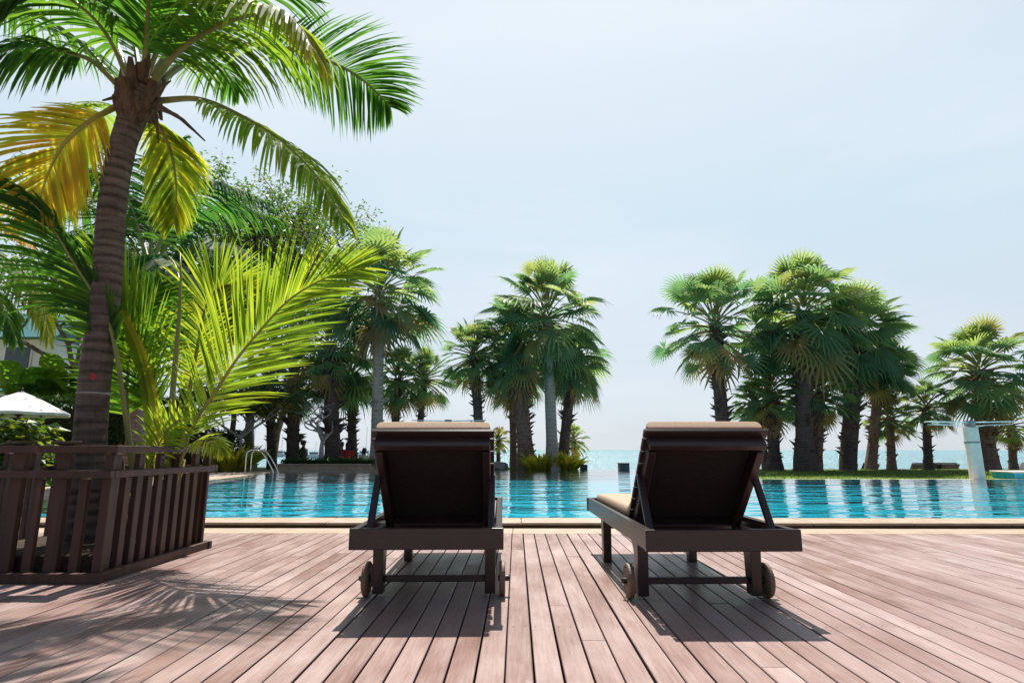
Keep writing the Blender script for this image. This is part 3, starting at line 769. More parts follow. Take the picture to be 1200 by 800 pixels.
# ------------------------------------------------------------------ broadleaf trees, bushes, hedge
def leafquad(mb, p, size, rng, tint, flat=.3):
    a = rng.uniform(0, 2 * PI); d = V((math.cos(a), math.sin(a), rng.uniform(-.7, .4))).normalized()
    s = d.cross(V((rng.uniform(-.6, .6), rng.uniform(-.6, .6), 1))).normalized(); u = s.cross(d)
    l = size * rng.uniform(.7, 1.3); h = l * .27
    m = p + d * l * .5
    mb.add([p, m - s * h + u * h * .3, p + d * l - V((0, 0, l * .12)), m + s * h + u * h * .3], [(0, 1, 2), (0, 2, 3)], 0, tint)


def branch_tree(name, label, cat, base, h, spread, rng, bark, leaf=.12, nleaf=60, levels=4, rad=.12, leafr=.5, tint=.45, tv=.2, lean=(0, 0), first=.35, flowers=0, group=None, twigs=0, clear=0, split=3, lf_=(.6, .82)):
    root = thing(name, label, cat, base, 0, group); tr = MB(); lf = MB(); tips = []
    def grow(p, d, ln, r, lev):
        pts = [p]; q = p.copy(); dd = d.copy()
        for i in range(3):
            dd = (dd + V((rng.uniform(-.2, .2), rng.uniform(-.2, .2), rng.uniform(-.05, .15)))).normalized(); q = q + dd * ln / 3; pts.append(q.copy())
        tr.tube(pts, [r, r * .85, r * .75, r * .62], 7 if lev < 2 else 4, cap=lev == 0)
        if lev >= levels - 1: tips.append((q, lev)); tips.append((pts[2], lev)); return
        for i in range(split if lev else split + 1):
            a = rng.uniform(0, 2 * PI) + i * 2 * PI / split; o = V((math.cos(a), math.sin(a), rng.uniform(-.1, .7)))
            nd = (dd * .55 + o * spread).normalized(); grow(q if i else pts[2 if lev else 3], nd, ln * rng.uniform(*lf_), r * .62, lev + 1)
    grow(V((0, 0, -.1)), V((lean[0], lean[1], 1)).normalized(), h * first, rad, 0)
    for q, lev in tips:
        t0 = tint + rng.uniform(-tv, tv)
        for i in range(nleaf):
            o = V((rng.gauss(0, 1), rng.gauss(0, 1), rng.gauss(0, .8))) * leafr * .5
            leafquad(lf, q + o, leaf, rng, min(1, max(0, t0 + rng.uniform(-.12, .12))))
    tr.build('trunk', bark, root, smooth=True)
    if lf.f: lf.build('crown', 'broad', root)
    return root


def at_ground(x, Y): p = P(x, 545, Y); return V((p.x, Y, 0))


branch_tree('broadleaf_tree', 'tall airy tree with thin twigs and sparse leaves above the young palm', 'tree', at_ground(292, 25), 18.0, .9, random.Random(3), 'bark', .18, 20, 6, .22, .55, .42, .2, (.02, 0), .3)
branch_tree('broadleaf_tree', 'dense green round tree behind the bright young palm fronds', 'tree', at_ground(318, 27), 12.5, .9, random.Random(5), 'bark', .22, 30, 5, .2, 1.0, .5, .2, (0, 0), .4)
branch_tree('broadleaf_tree', 'dark leafy tree hidden behind the further coconut palm', 'tree', at_ground(205, 24), 10.5, .9, random.Random(8), 'bark', .24, 30, 5, .2, 1.1, .45, .2, (0, 0), .4)
branch_tree('broadleaf_tree', 'dark green tree behind the curved trunk above the hedge', 'tree', at_ground(85, 27), 11, .9, random.Random(9), 'bark', .25, 30, 5, .2, 1.2, .42, .2, (0, 0), .4)
branch_tree('broadleaf_tree', 'large leafy tree at the left edge behind the white building', 'tree', at_ground(0, 38), 11, .9, random.Random(10), 'bark', .42, 38, 4, .25, 1.9, .3, .2, (0, 0), .4)
branch_tree('broadleaf_tree', 'small rounded evergreen between the young palm and the left shore clump', 'tree', at_ground(270, 23.5), 7.6, .85, random.Random(13), 'bark', .18, 30, 5, .14, .8, .45, .2, (0, 0), .42)
branch_tree('frangipani_tree', 'frangipani with reddish and yellow leaves right of the young palm', 'tree', at_ground(285, 21.8), 4.2, .95, random.Random(4), 'greybark', .2, 16, 5, .09, .5, .72, .3, (.1, 0), .32)
branch_tree('frangipani_tree', 'bare grey branching frangipani in the low planter by the pool', 'tree', P(376, 545, 21.2) * 1 - V((0, 0, P(376, 545, 21.2).z - .3)), 4.4, 1.5, random.Random(21), 'greybark', .15, 0, 6, .11, .4, .5, .2, (.1, 0), .2, split=2, lf_=(.72, 1.0))


def bush(name, label, base, w, d, h, n, leaf, seed, tint=.5, cat='bush', tv=.2, group=None):
    rng = random.Random(seed); root = thing(name, label, cat, base, 0, group); st = MB(); lf = MB()
    for i in range(9):
        a = rng.uniform(0, 2 * PI); e = V((math.cos(a) * w * .35, math.sin(a) * d * .35, h * .75)); st.tube([V((0, 0, -.05)), e * .5 + UP * h * .1, e], [.02, .014, .006], 5)
    for i in range(n):
        a = rng.uniform(0, 2 * PI); r = math.sqrt(rng.random()); z = rng.random() ** .8
        k = math.sqrt(max(.05, 1 - (z - .35) ** 2 * 1.6))
        leafquad(lf, V((math.cos(a) * r * w / 2 * k, math.sin(a) * r * d / 2 * k, z * h)), leaf, rng, min(1, max(0, tint + rng.uniform(-tv, tv))))
    st.build('stems', 'bark', root); lf.build('foliage', 'broad', root); return root


def spiky(name, label, base, w, h, n, seed, tint=.6, cat='bush'):
    """tuft of long upright strap leaves"""
    rng = random.Random(seed); lf = MB()
    for i in range(n):
        a = rng.uniform(0, 2 * PI); r = math.sqrt(rng.random()) * w * .42; p = V((math.cos(a) * r, math.sin(a) * r * .7, 0)); o = V((math.cos(a), math.sin(a), 0)) * rng.uniform(.1, .9)
        d = (o + UP * 1.1).normalized(); l = h * rng.uniform(.6, 1.15); s = d.cross(V((rng.uniform(-1, 1), rng.uniform(-1, 1), .3))).normalized(); vs = []
        for j in range(4):
            hw = (.4, 1, .8, .05)[j] * l * .075; vs += [p - s * hw, p + s * hw]; p = p + d * l / 3; d = (d + V((o.x * .3, o.y * .3, -.25))).normalized()
        lf.add(vs, [(0, 1, 3, 2), (2, 3, 5, 4), (4, 5, 7, 6)], 0, min(1, max(0, tint + rng.uniform(-.15, .15))))
    o = lf.build(name, 'coco', None, origin=None); o.location = base; return tag(o, label, cat)


spiky('strap_leaf_bush', 'bright green bush left of the smooth grey palm trunk', P(636, 551, 21.9) * 1, 1.25, .7, 260, 5, .8).location.z = 0
spiky('strap_leaf_bush', 'narrower bright green bush right of the smooth grey palm trunk', P(664, 551, 22.1), .9, .7, 170, 6, .78).location.z = 0
spiky('strap_leaf_bush', 'yellow green strappy shrub by the ladder end of the pool', P(272, 545, 20.4), 1.3, 1.0, 190, 7, .76).location.z = 0


def hedge(label, x0, x1, y0, y1, h, n, leaf, seed, z0=0, tint=.42):
    rng = random.Random(seed); root = thing('hedge', label, 'hedge', ((x0 + x1) / 2, (y0 + y1) / 2, z0)); a = MB(); hx, hy = (x1 - x0) / 2, (y1 - y0) / 2
    m = 24
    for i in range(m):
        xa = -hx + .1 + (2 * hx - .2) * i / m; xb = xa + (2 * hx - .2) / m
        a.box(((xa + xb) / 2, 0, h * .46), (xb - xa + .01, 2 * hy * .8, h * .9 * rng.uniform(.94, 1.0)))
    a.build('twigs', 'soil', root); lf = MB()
    for i in range(n):
        x = rng.uniform(-hx, hx); k = rng.random()
        if k < .62: p = V((x, -hy + rng.gauss(0, .06), rng.uniform(0, h)))
        else: p = V((x, rng.uniform(-hy, hy), h + rng.gauss(0, .05)))
        p += V((0, 1, 0)) * .12 * noise.noise(V((x * 1.3, p.z * 1.5, seed))) + UP * .1 * noise.noise(V((x * .9, 3, seed)))
        leafquad(lf, p, leaf, rng, min(1, max(0, tint + rng.uniform(-.2, .22))))
    lf.build('foliage', 'broad', root); return root


hedge('long clipped hedge behind the white umbrella', -24, -11.2, 19.2, 20.6, 2.42, 14000, .14, 3)
hedge('low dark clipped hedge on the cream planter wall by the pool', P(334, 541, 21.2).x, P(440, 541, 21.2).x, 20.85, 21.55, .18, 3600, .08, 4, .2, .25)

# low planter wall at the far left end of the pool
pw = MB(); xa, xb = P(327, 548, 20.6).x, P(434, 548, 20.6).x
pw.box(((xa + xb) / 2, 20.56, .1), (xb - xa, .24, .22)); pw.box(((xa + xb) / 2, 20.55, .235), (xb - xa + .06, .3, .05)); pw.box((xa + .1, 21.2, .1), (.2, 1.06, .21)); pw.box((xb - .1, 21.2, .1), (.2, 1.06, .21))
pw.box(((xa + xb) / 2, 21.22, .07), (xb - xa - .42, 1.0, .26))
tag(pw.build('planter_wall', 'coping', bevel=.012), 'low cream planter wall along the left far end of the pool', 'planter')
pw = MB(); xa, xb = P(266, 548, 21).x, P(298, 548, 21).x; pw.box(((xa + xb) / 2, 21, .1), (xb - xa, .5, .22)); pw.box(((xa + xb) / 2, 21, .23), (xb - xa + .06, .56, .05))
tag(pw.build('planter_wall', 'coping', bevel=.012), 'short stone kerb block left of the pool ladder', 'planter')

# banana-like broad plants and shrubs by the building
def big_leaf_plant(label, base, h, n, seed, ll=.9, tint=.45):
    rng = random.Random(seed); root = thing('banana_plant', label, 'plant', base); st = MB(); lf = MB()
    for i in range(3): st.tube([V((i * .12 - .12, 0, -.05)), V((i * .14 - .14, .03, h * .6))], [.07, .045], 8)
    for i in range(n):
        a = i * 2.4 + rng.uniform(-.3, .3); o = V((math.cos(a), math.sin(a), 0)); p = V((o.x * .05, o.y * .05, h * rng.uniform(.35, .65))); d = (o * .6 + UP * rng.uniform(.5, 1.2)).normalized(); l = ll * rng.uniform(.7, 1.2); vs = []
        q = p.copy(); lf.tube([q, q + d * l * .35], [.02, .012], 4, 1); q = q + d * l * .3; t = tint + rng.uniform(-.2, .25)
        for j in range(7):
            s = d.cross(UP).normalized(); hw = l * .2 * math.sin(PI * (j + .35) / 6.5); u = s.cross(d)
            vs += [q - s * hw + u * hw * .35, q, q + s * hw + u * hw * .35]; q = q + d * l / 6; d = (d + V((0, 0, -.22))).normalized()
        fs = []
        for j in range(6):
            k = 3 * j; fs += [(k, k + 1, k + 4, k + 3), (k + 1, k + 2, k + 5, k + 4)]
        lf.add(vs, fs, 0, min(1, max(0, t)))
    st.build('stem', 'stalk', root, smooth=True); lf.build('leaves', ['coco', 'stalk'], root); return root


big_leaf_plant('broad leaved banana plant behind the hedge at far left', at_ground(5, 21.5), 4.0, 14, 2, 1.7, .4)
big_leaf_plant('banana plant with sunlit leaf between hedge and white building', at_ground(48, 22.2), 4.0, 14, 3, 1.7, .3)
big_leaf_plant('dark banana plant beside the curved coconut trunk', at_ground(82, 22), 3.6, 12, 4, 1.5, .25)
big_leaf_plant('low green plant with one upright leaf above the white umbrella', at_ground(28, 20.95), 3.1, 7, 6, 1.0, .55)
bush('leafy_bush', 'sunlit leafy frond bush at the left edge under the umbrella', at_ground(12, 12.5), 1.9, 1.2, 1.35, 700, .3, 31, .6)
bush('leafy_bush', 'dark green bush under the trees between hedge and young palm', at_ground(205, 21.5), 3.4, 1.6, 2.0, 2600, .2, 32, .3)
bush('leafy_bush', 'dense shrub right of the planter below the frangipani', at_ground(262, 22.5), 2.2, 1.4, 1.5, 1600, .18, 33, .35)

# garden building
hb = at_ground(10, 30); root = thing('garden_building', 'white building with teal roof hidden behind the left garden plants', 'building', hb)
mb = MB(); mb.box((-3, 1.5, 3.4), (8.6, 3, 6.8)); mb.build('wall', 'wallpaint', root)
mb = MB(); mb.prism([(-2.2, 3.55), (.0, 4.55), (.0, 4.65), (-2.3, 3.62)], -8, 2.6); mb.build('porch_roof', 'tealroof', root, fix=True)
mb = MB(); mb.prism([(-.7, 6.6), (1.5, 8.4), (3.7, 6.6)], -8, 2); mb.build('roof', 'tealroof', root, fix=True)
for x in (-5.5, -2.9, -.4):
    mb = MB(); mb.box((x, -.02, 5.5), (1.5, .1, 1.5)); f = mb.build('window', 'whitemetal', root); mb = MB(); mb.box((x, -.09, 5.5), (1.3, .05, 1.3)); mb.build('pane', 'glassdark', f)
for x in (-4.6, -2, .8):
    mb = MB(); mb.box((x, -1.9, 1.75), (.25, .25, 3.5)); mb.build('porch_post', 'wallpaint', root)

# umbrella
ub = P(26, 458, 16.7); tz = ub.z; ub = V((ub.x, ub.y, 0))
root = thing('umbrella', 'white canvas garden umbrella open in front of the hedge', 'umbrella', ub, .25)
mb = MB(); mb.lathe([(.03, 0), (.03, tz - .05), (.012, tz + .1)], 12); mb.build('pole', 'chairwood', root, smooth=True)
mb = MB(); mb.lathe([(.3, 0), (.3, .06), (.07, .1), (.05, .3)], 20); mb.build('base', 'greymetal', root)
mb = MB(); n8 = 8; rr = 1.28; vs = [V((0, 0, tz))]
for j, (f, dz) in enumerate(((.33, .20), (.66, .43), (1, .66), (1.005, .74))):
    for k in range(16):
        a = k * PI / 8; q = f * (1 if k % 2 == 0 else .945); vs.append(V((math.cos(a) * rr * q, math.sin(a) * rr * q, tz - dz - (0 if k % 2 == 0 else -.02 * f))))
fs = [(0, 1 + k, 1 + (k + 1) % 16) for k in range(16)] + [(1 + j * 16 + k, 1 + (j + 1) * 16 + k, 1 + (j + 1) * 16 + (k + 1) % 16, 1 + j * 16 + (k + 1) % 16) for j in range(3) for k in range(16)]
mb.add(vs, fs); cn = mb.build('canopy', 'white', root); s_ = cn.modifiers.new('solid', 'SOLIDIFY'); s_.thickness = .008
for k in range(8):
    a = k * PI / 4; mb = MB(); o = V((math.cos(a), math.sin(a), 0)); mb.bar(V((0, 0, tz - .03)) + o * .04, V((0, 0, tz - .70)) + o * rr * .97, .022, .03); mb.bar(V((0, 0, tz - .75)), V((0, 0, tz - .40)) + o * rr * .52, .02, .02); mb.build('rib', 'chairwood', root)

# ------------------------------------------------------------------ slatted planter
X0, X1, Y0, Y1 = -3.52, -2.375, 3.395, 4.57
root = thing('slatted_planter', 'square brown wooden planter fence round the coconut palms', 'planter', ((X0 + X1) / 2, (Y0 + Y1) / 2, 0))
og = root.location
def fpart(name, boxes, bev=.004, mat='fencewood'):
    mb = MB()
    for c_, s_ in boxes: mb.box(V(c_) - og, s_)
    return mb.build(name, mat, root, bevel=bev)
for (za, zb, nm, ext) in ((.722, .766, 'top_rail', .02), (.578, .622, 'middle_rail', 0), (.0, .055, 'bottom_rail', .01)):
    th = .07 if nm == 'top_rail' else .04
    zc, zs = (za + zb) / 2, zb - za
    fpart(nm, [(((X0 + X1) / 2, Y0, zc), (X1 - X0 + th + 2 * ext, th, zs))])
    fpart(nm, [(((X0 + X1) / 2, Y1, zc), (X1 - X0 + th + 2 * ext, th, zs))])
    fpart(nm, [((X1, (Y0 + Y1) / 2, zc), (th, Y1 - Y0 - th - .004, zs - .002))])
    fpart(nm, [((X0, (Y0 + Y1) / 2, zc), (th, Y1 - Y0 - th - .004, zs - .002))])
for side in ('front', 'back'):
    y = Y0 + .012 if side == 'front' else Y1 - .012
    for i in range(9):
        x = X1 - .035 - i * .1355
        tall = i % 2 == 0
        if side == 'back' and not tall: continue
        cap = tall and 0 < i < 8 and side == 'front'
        z1 = .773 if cap else .719 if tall else .575
        # uprights run just inside the rails
        yy = Y0 + (.056 if cap else .05) if side == 'front' else Y1 - .054
        fpart('picket', [((x, yy, z1 / 2 + .004), (.075 if cap else .052, .03 if not cap else .04, z1 - .008))])
        if cap: fpart('post_cap', [((x, yy - .018, .783), (.098, .12, .018))])
for xx in (X1 - .054, X0 + .054):
    for i in range(10):
        y = Y0 + .085 + i * .1085 + .04
        if y > Y1 - .03 or (xx < -3 and i % 2): continue
        z1 = .719 if i % 2 == 0 else .575
        fpart('picket', [((xx, y, z1 / 2 + .004), (.035, .055, z1 - .008))])
fpart('soil_box', [(((X0 + X1) / 2, (Y0 + Y1) / 2, .07), (X1 - X0 - .2, Y1 - Y0 - .2, .13))], .02, 'soil')

# ------------------------------------------------------------------ sun loungers
def lounger(label, loc, rz, clabel):
    LG = 'dark wooden sun loungers facing the pool'
    root = thing('sun_lounger', label, 'sun lounger', loc, rz, LG); W, LN = .70, 1.80; H = .384
    def part(nm, mat='chairwood', bev=.004, fn=None, parent=None, smooth=False):
        mb = MB(); fn(mb); return mb.build(nm, mat, parent or root, smooth=smooth, bevel=bev)
    zr, hr = H - .046, .092
    for s in (-1, 1): part('side_rail', fn=lambda m: m.box((s * (W / 2 - .017), LN / 2, zr), (.034, LN - .075, hr)))
    part('end_rail', fn=lambda m: m.box((0, .0175, zr), (W + .01, .035, hr + .004)))
    part('end_rail', fn=lambda m: m.box((0, LN - .0175, zr), (W + .01, .035, hr + .004)))
    for s in (-1, 1):
        x = s * (W / 2 - .062)
        # rear leg: straight back edge, curved bracket running forward under the rail
        pr = [(.36, .018), (.43, .018), (.435, .2)] + [(.435 + .14 * (1 - math.cos(t)), .2 + .088 * math.sin(t)) for t in (.4, .8, 1.2, 1.55)] + [(.62, .335), (.34, .335)]
        part('leg', fn=lambda m: m.prism(pr, x - .027, x + .027), bev=.003).data.update()
        pr2 = [(LN - .46, .0), (LN - .40, .0), (LN - .385, .27), (LN - .30, .335), (LN - .55, .335), (LN - .47, .27)]
        part('leg', fn=lambda m: m.prism(pr2, x - .027, x + .027), bev=.003)
        wx = s * (W / 2 - .003)
        wo = part('wheel', 'wheel', .0, lambda m: m.lathe([(.02, -.015), (.064, -.015), (.068, -.011), (.078, -.015), (.084, -.011), (.085, 0), (.084, .011), (.078, .015), (.068, .011), (.064, .015), (.02, .015)], 32, (wx + s * .004, .40, .086), 'X'))
        part('hub', 'chairwood', 0, lambda m: m.lathe([(.014, -.03), (.016, -.024), (.016, .024), (.01, .034)] if s > 0 else [(.01, -.034), (.016, -.024), (.016, .024), (.014, .03)], 16, (wx + s * .012, .40, .086), 'X'), wo)
    part('axle', fn=lambda m: m.bar((-W / 2 + .09, .40, .086), (W / 2 - .09, .40, .086), .03, .032))
    # seat slats
    part('seat_slats', fn=lambda m: [m.box((0, .63 + i * .068, H - .028), (W - .075, .06, .018)) for i in range(17)])
    # reclined backrest
    hy, hz = .60, H - .035; ty, tz = .145, .835; U_ = V((0, ty - hy, tz - hz)); BL = U_.length; u = U_.normalized(); nb = V((0, u.z, -u.y)) # nb: towards the sitter
    rot = Matrix((V((1, 0, 0)), u, V((1, 0, 0)).cross(u))).transposed()
    o0 = V((0, hy, hz))
    BW = .615
    up_n = nb
    def bb(m, x, t, off, sx, st, sn): m.box(o0 + u * t + up_n * off + V((x, 0, 0)), (sx, st, sn), rot)
    back = part('backrest', fn=lambda m: [bb(m, 0, .045 + i * (BL - .07) / 7 + .02, 0, BW, (BL - .07) / 7 - .0075, .018) for i in range(7)] + [bb(m, 0, BL - .02, 0, BW, .045, .02)])
    for s in (-1, 1): part('stile', fn=lambda m: bb(m, s * (BW / 2 - .04), BL / 2 - .04, -.0405, .04, BL - .085, .062), parent=back)
    part('crossbar', fn=lambda m: bb(m, 0, BL - .05, -.0405, BW - .04, .034, .062), parent=back)
    part('crossbar', fn=lambda m: bb(m, 0, .03, -.0405, BW - .122, .05, .058), parent=back)
    part('backing_board', 'back_shade', fn=lambda m: bb(m, 0, BL / 2 - .012, -.0125, BW - .124, BL - .14, .005), parent=back)
    for s in (-1, 1):
        a = o0 + u * BL * .58 + up_n * (-.03) + V((s * (BW / 2 - .012), 0, 0)); e = V((s * (W / 2 - .055), .135, H - .06))
        a = a + V((s * .0, 0, 0)); part('prop_strut', fn=lambda m: m.bar(a, e, .022, .034, V((1, 0, 0))))
    # cushion: one bent pad over seat and backrest
    cu = MB(); T = .062; pts = []
    seat0 = H - .017
    path = [(LN - .06, seat0)] + [(y, seat0) for y in (1.4, 1.1, .85, .72)] + [(.66, seat0 + .012)]
    for i in range(1, 8):
        q = o0 + u * (BL * (.08 + .93 * i / 7)) + up_n * .0105; path.append((q.y, q.z))
    nseg = len(path); wdt = .285; prof = []
    for i, (y, z) in enumerate(path):
        ya, za = path[max(0, i - 1)]; yb_, zb_ = path[min(nseg - 1, i + 1)]; t = V((0, yb_ - ya, zb_ - za)).normalized(); nn = V((0, -t.z, t.y)) * -1
        if nn.z < 0: nn = -nn
        prof.append((V((0, y, z)), nn))
    ring = [(-1, 0), (-1.012, .3), (-1.0, .72), (-.955, .97), (-.6, 1.02), (0, 1.04), (.6, 1.02), (.955, .97), (1.0, .72), (1.012, .3), (1, 0)]
    vs = []
    for i, (p, nn) in enumerate(prof):
        ef = .86 if i in (0, nseg - 1) else 1
        for a_, b_ in ring: vs.append(p + V((a_ * wdt, 0, 0)) + nn * (T * (b_ * ef if b_ > .2 else b_) + R.uniform(-.001, .001)))
    m = len(ring); fs = [(i * m + j, i * m + j + 1, (i + 1) * m + j + 1, (i + 1) * m + j) for i in range(nseg - 1) for j in range(m - 1)] + [(i * m + m - 1, i * m, (i + 1) * m, (i + 1) * m + m - 1) for i in range(nseg - 1)]
    fs += [tuple(range(m)), tuple((nseg - 1) * m + j for j in range(m - 1, -1, -1))]
    cu.add(vs, fs); co = cu.build('lounger_cushion', 'cushion', None, smooth=True, bevel=.008, fix=True); co.location = loc; co.rotation_euler = (0, 0, rz)
    s2 = co.modifiers.new('sub', 'SUBSURF'); s2.levels = 1; s2.render_levels = 2
    tag(co, clabel, 'cushion', 'beige lounger cushions')
    return root


YR = math.atan(18 / FPX)
pl = P(500, 617, 2.74); pr_ = P(848, 622, 2.70)
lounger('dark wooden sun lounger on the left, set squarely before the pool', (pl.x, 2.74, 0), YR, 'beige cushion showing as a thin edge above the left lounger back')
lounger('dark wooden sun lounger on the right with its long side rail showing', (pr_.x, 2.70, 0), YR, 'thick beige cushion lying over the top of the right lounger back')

# ------------------------------------------------------------------ poolside posts, ladder, boxes, beach things
def shade_post(label, x, y, Y, hpx, armpx, seed, rz=0):
    b = P(x, y, Y); top = P(x, hpx, Y).z; root = thing('shade_post', label, 'post', (b.x, Y, 0), rz, 'plaster posts with flat steel arms'); r = .165
    mb = MB(); mb.lathe([(r * 1.02, -.1), (r, .05), (r * .99, top - .12), (r * .97, top - .1)], 28); mb.build('column', 'cream', root, smooth=False)
    mb = MB(); mb.lathe([(r * .72, top - .1), (r * .72, top + .04), (r * .8, top + .05), (r * .8, top + .07)], 24); mb.build('cap', 'greybark', root)
    mb = MB(); zb = top - .48; mb.lathe([(r * 1.0, zb - .02), (r * 1.04, zb - .016), (r * 1.04, zb + .016), (r, zb + .02)], 28); mb.build('metal_band', 'greymetal', root)
    for s in (-1, 1):
        a = MB(); L_ = armpx
        for yy in (-.16, .16):
            a.tube([(s * .08, yy * .3, top + .02), (s * .3, yy, top + .03), (s * L_, yy * .8, top + .05)], .011, 6)
            a.tube([(s * .08, yy * .3, top - .1), (s * .32, yy * .9, top - .05), (s * L_ * .95, yy * .75, top - .02)], .008, 6)
        for k in range(4):
            xx = s * (.3 + (L_ - .3) * k / 3); a.tube([(xx, -.16, top + .04), (xx, .16, top + .04)], .008, 6)
        a.tube([(s * L_, -.13, top + .05), (s * L_, .13, top + .05)], .011, 6)
        a.build('arm', 'whitemetal', root)
    return root


shade_post('cream plaster post with steel arms at right edge of pool', 1146, 563, 14.98, 496, 1.05, 1)
shade_post('cream post with steel arms seen just above the left lounger', 524, 551, 20.3, 494, 1.25, 2)

lb = V((P(318, 553, 18.6).x - .1, 18.6, 0)); root = thing('pool_ladder', 'curved stainless steel ladder at the left pool edge', 'pool ladder', lb, math.radians(8))
for s in (-1, 1):
    mb = MB(); y = s * .27
    pts = [(-.62, y, 0), (-.62, y, .55), (-.58, y, .68), (-.47, y, .74), (-.3, y, .73), (-.16, y, .66), (.02, y, .42), (.2, y, .1), (.24, y, -.1), (.24, y, -.11)]
    mb.tube(spline(pts, 40), .022, 10); mb.build('handrail', 'steel', root, smooth=True)
for z in (-.06,):
    mb = MB(); mb.box((.24, 0, z), (.09, .5, .03)); mb.build('step', 'steel', root, bevel=.006)

def cube_box(label, x, yt, yb_, Y, wpx, z):
    p = P(x, yb_, Y); s = wpx * Y / FPX; h = (P(x, yt, Y).z - z); root = thing('box', label, 'box', (p.x, Y, z), .1)
    mb = MB(); mb.box((0, 0, h * .46), (s, s, h * .92)); mb.build('body', 'darkbox', root, bevel=.02)
    mb = MB(); mb.box((0, 0, h * .965), (s * 1.04, s * 1.04, h * .07)); mb.build('lid', 'darkbox', root, bevel=.01)


cube_box('larger black box standing at the far pool edge', 731, 542, 551, 21.6, 11, .005)
cube_box('small black box on the grass tip left of the larger one', 684, 544, 550, 22.15, 7.5, 0)
mb = MB(); rng = random.Random(4)
vs = []; rp_ = P(585, 548, 22.3)
bm = bmesh.new(); bmesh.ops.create_icosphere(bm, subdivisions=3, radius=1)
for v in bm.verts:
    k = 1 + .3 * noise.noise(v.co * 1.4) + .12 * noise.noise(v.co * 4); v.co = V((v.co.x * .42 * k, v.co.y * .3 * k, v.co.z * .2 * k + .1))
me = bpy.data.meshes.new('rock'); bm.to_mesh(me); bm.free(); me.materials.append(M['stone']); ro = bpy.data.objects.new('rock', me); C.objects.link(ro); ro.location = (rp_.x, 22.3, 0); tag(ro, 'flat grey rock beside the small pale palm', 'rock')

b = MB(); tb = P(1215, 562, 15.4); b.box((tb.x, 15.4, .06), (1.7, .7, .2)); b.box((tb.x, 15.4, .18), (1.78, .78, .04), mat=1)
tag(b.build('tiled_basin', ['tile', 'cream'], bevel=.01), 'low turquoise tiled basin on the lawn at the right edge', 'basin')


def beach_lounger(label, x, Y, rz, flat=False):
    b = P(x, 547, Y); root = thing('beach_lounger', label, 'sun lounger', (b.x, Y, -.78), rz, 'dark loungers on the beach below the lawn')
    m = MB(); m.box((0, .1, .32), (.66, 1.5, .07)); [m.box((sx * .28, sy, .15), (.07, .07, .31)) for sx in (-1, 1) for sy in (-.5, .7)]; m.build('frame', 'chairwood', root, bevel=.01)
    m = MB(); a = .95 if not flat else .55; rot = Matrix.Rotation(-a, 3, 'X'); m.box((0, -.66 - .34 * math.cos(a) + .02, .36 + .36 * math.sin(a)), (.66, .75, .06), rot); m.build('backrest', 'darkbox', root, bevel=.015)
    m = MB(); m.box((0, -.62 - .34 * math.cos(a) + .07, .42 + .36 * math.sin(a)), (.6, .72, .07), rot); m.box((0, .12, .4), (.6, 1.4, .08)); m.build('pad', 'darkcloth', root, bevel=.03)


for i, (x, Y, rz, lb_) in enumerate(((974, 25.2, .3, 'dark beach lounger left of the black trunked palm'), (985, 24.8, -.2, 'dark beach lounger against the left side of black trunk base'), (1002, 24.8, .1, 'dark beach lounger showing right of the black trunk base'),
                                     (1060, 24.6, 0, 'dark beach lounger just left of the lone slim palm'), (1076, 25.0, .3, 'reddish dark beach lounger touching the lone slim trunk'), (1096, 24.8, -.1, 'dark beach lounger right of the lone slim trunk'),
                                     (1133, 24.5, .2, 'dark beach lounger left of the cream post with arms'), (1172, 24.6, 1.3, 'dark beach lounger between the last two palms at right'))):
    beach_lounger(lb_, x, Y, rz)


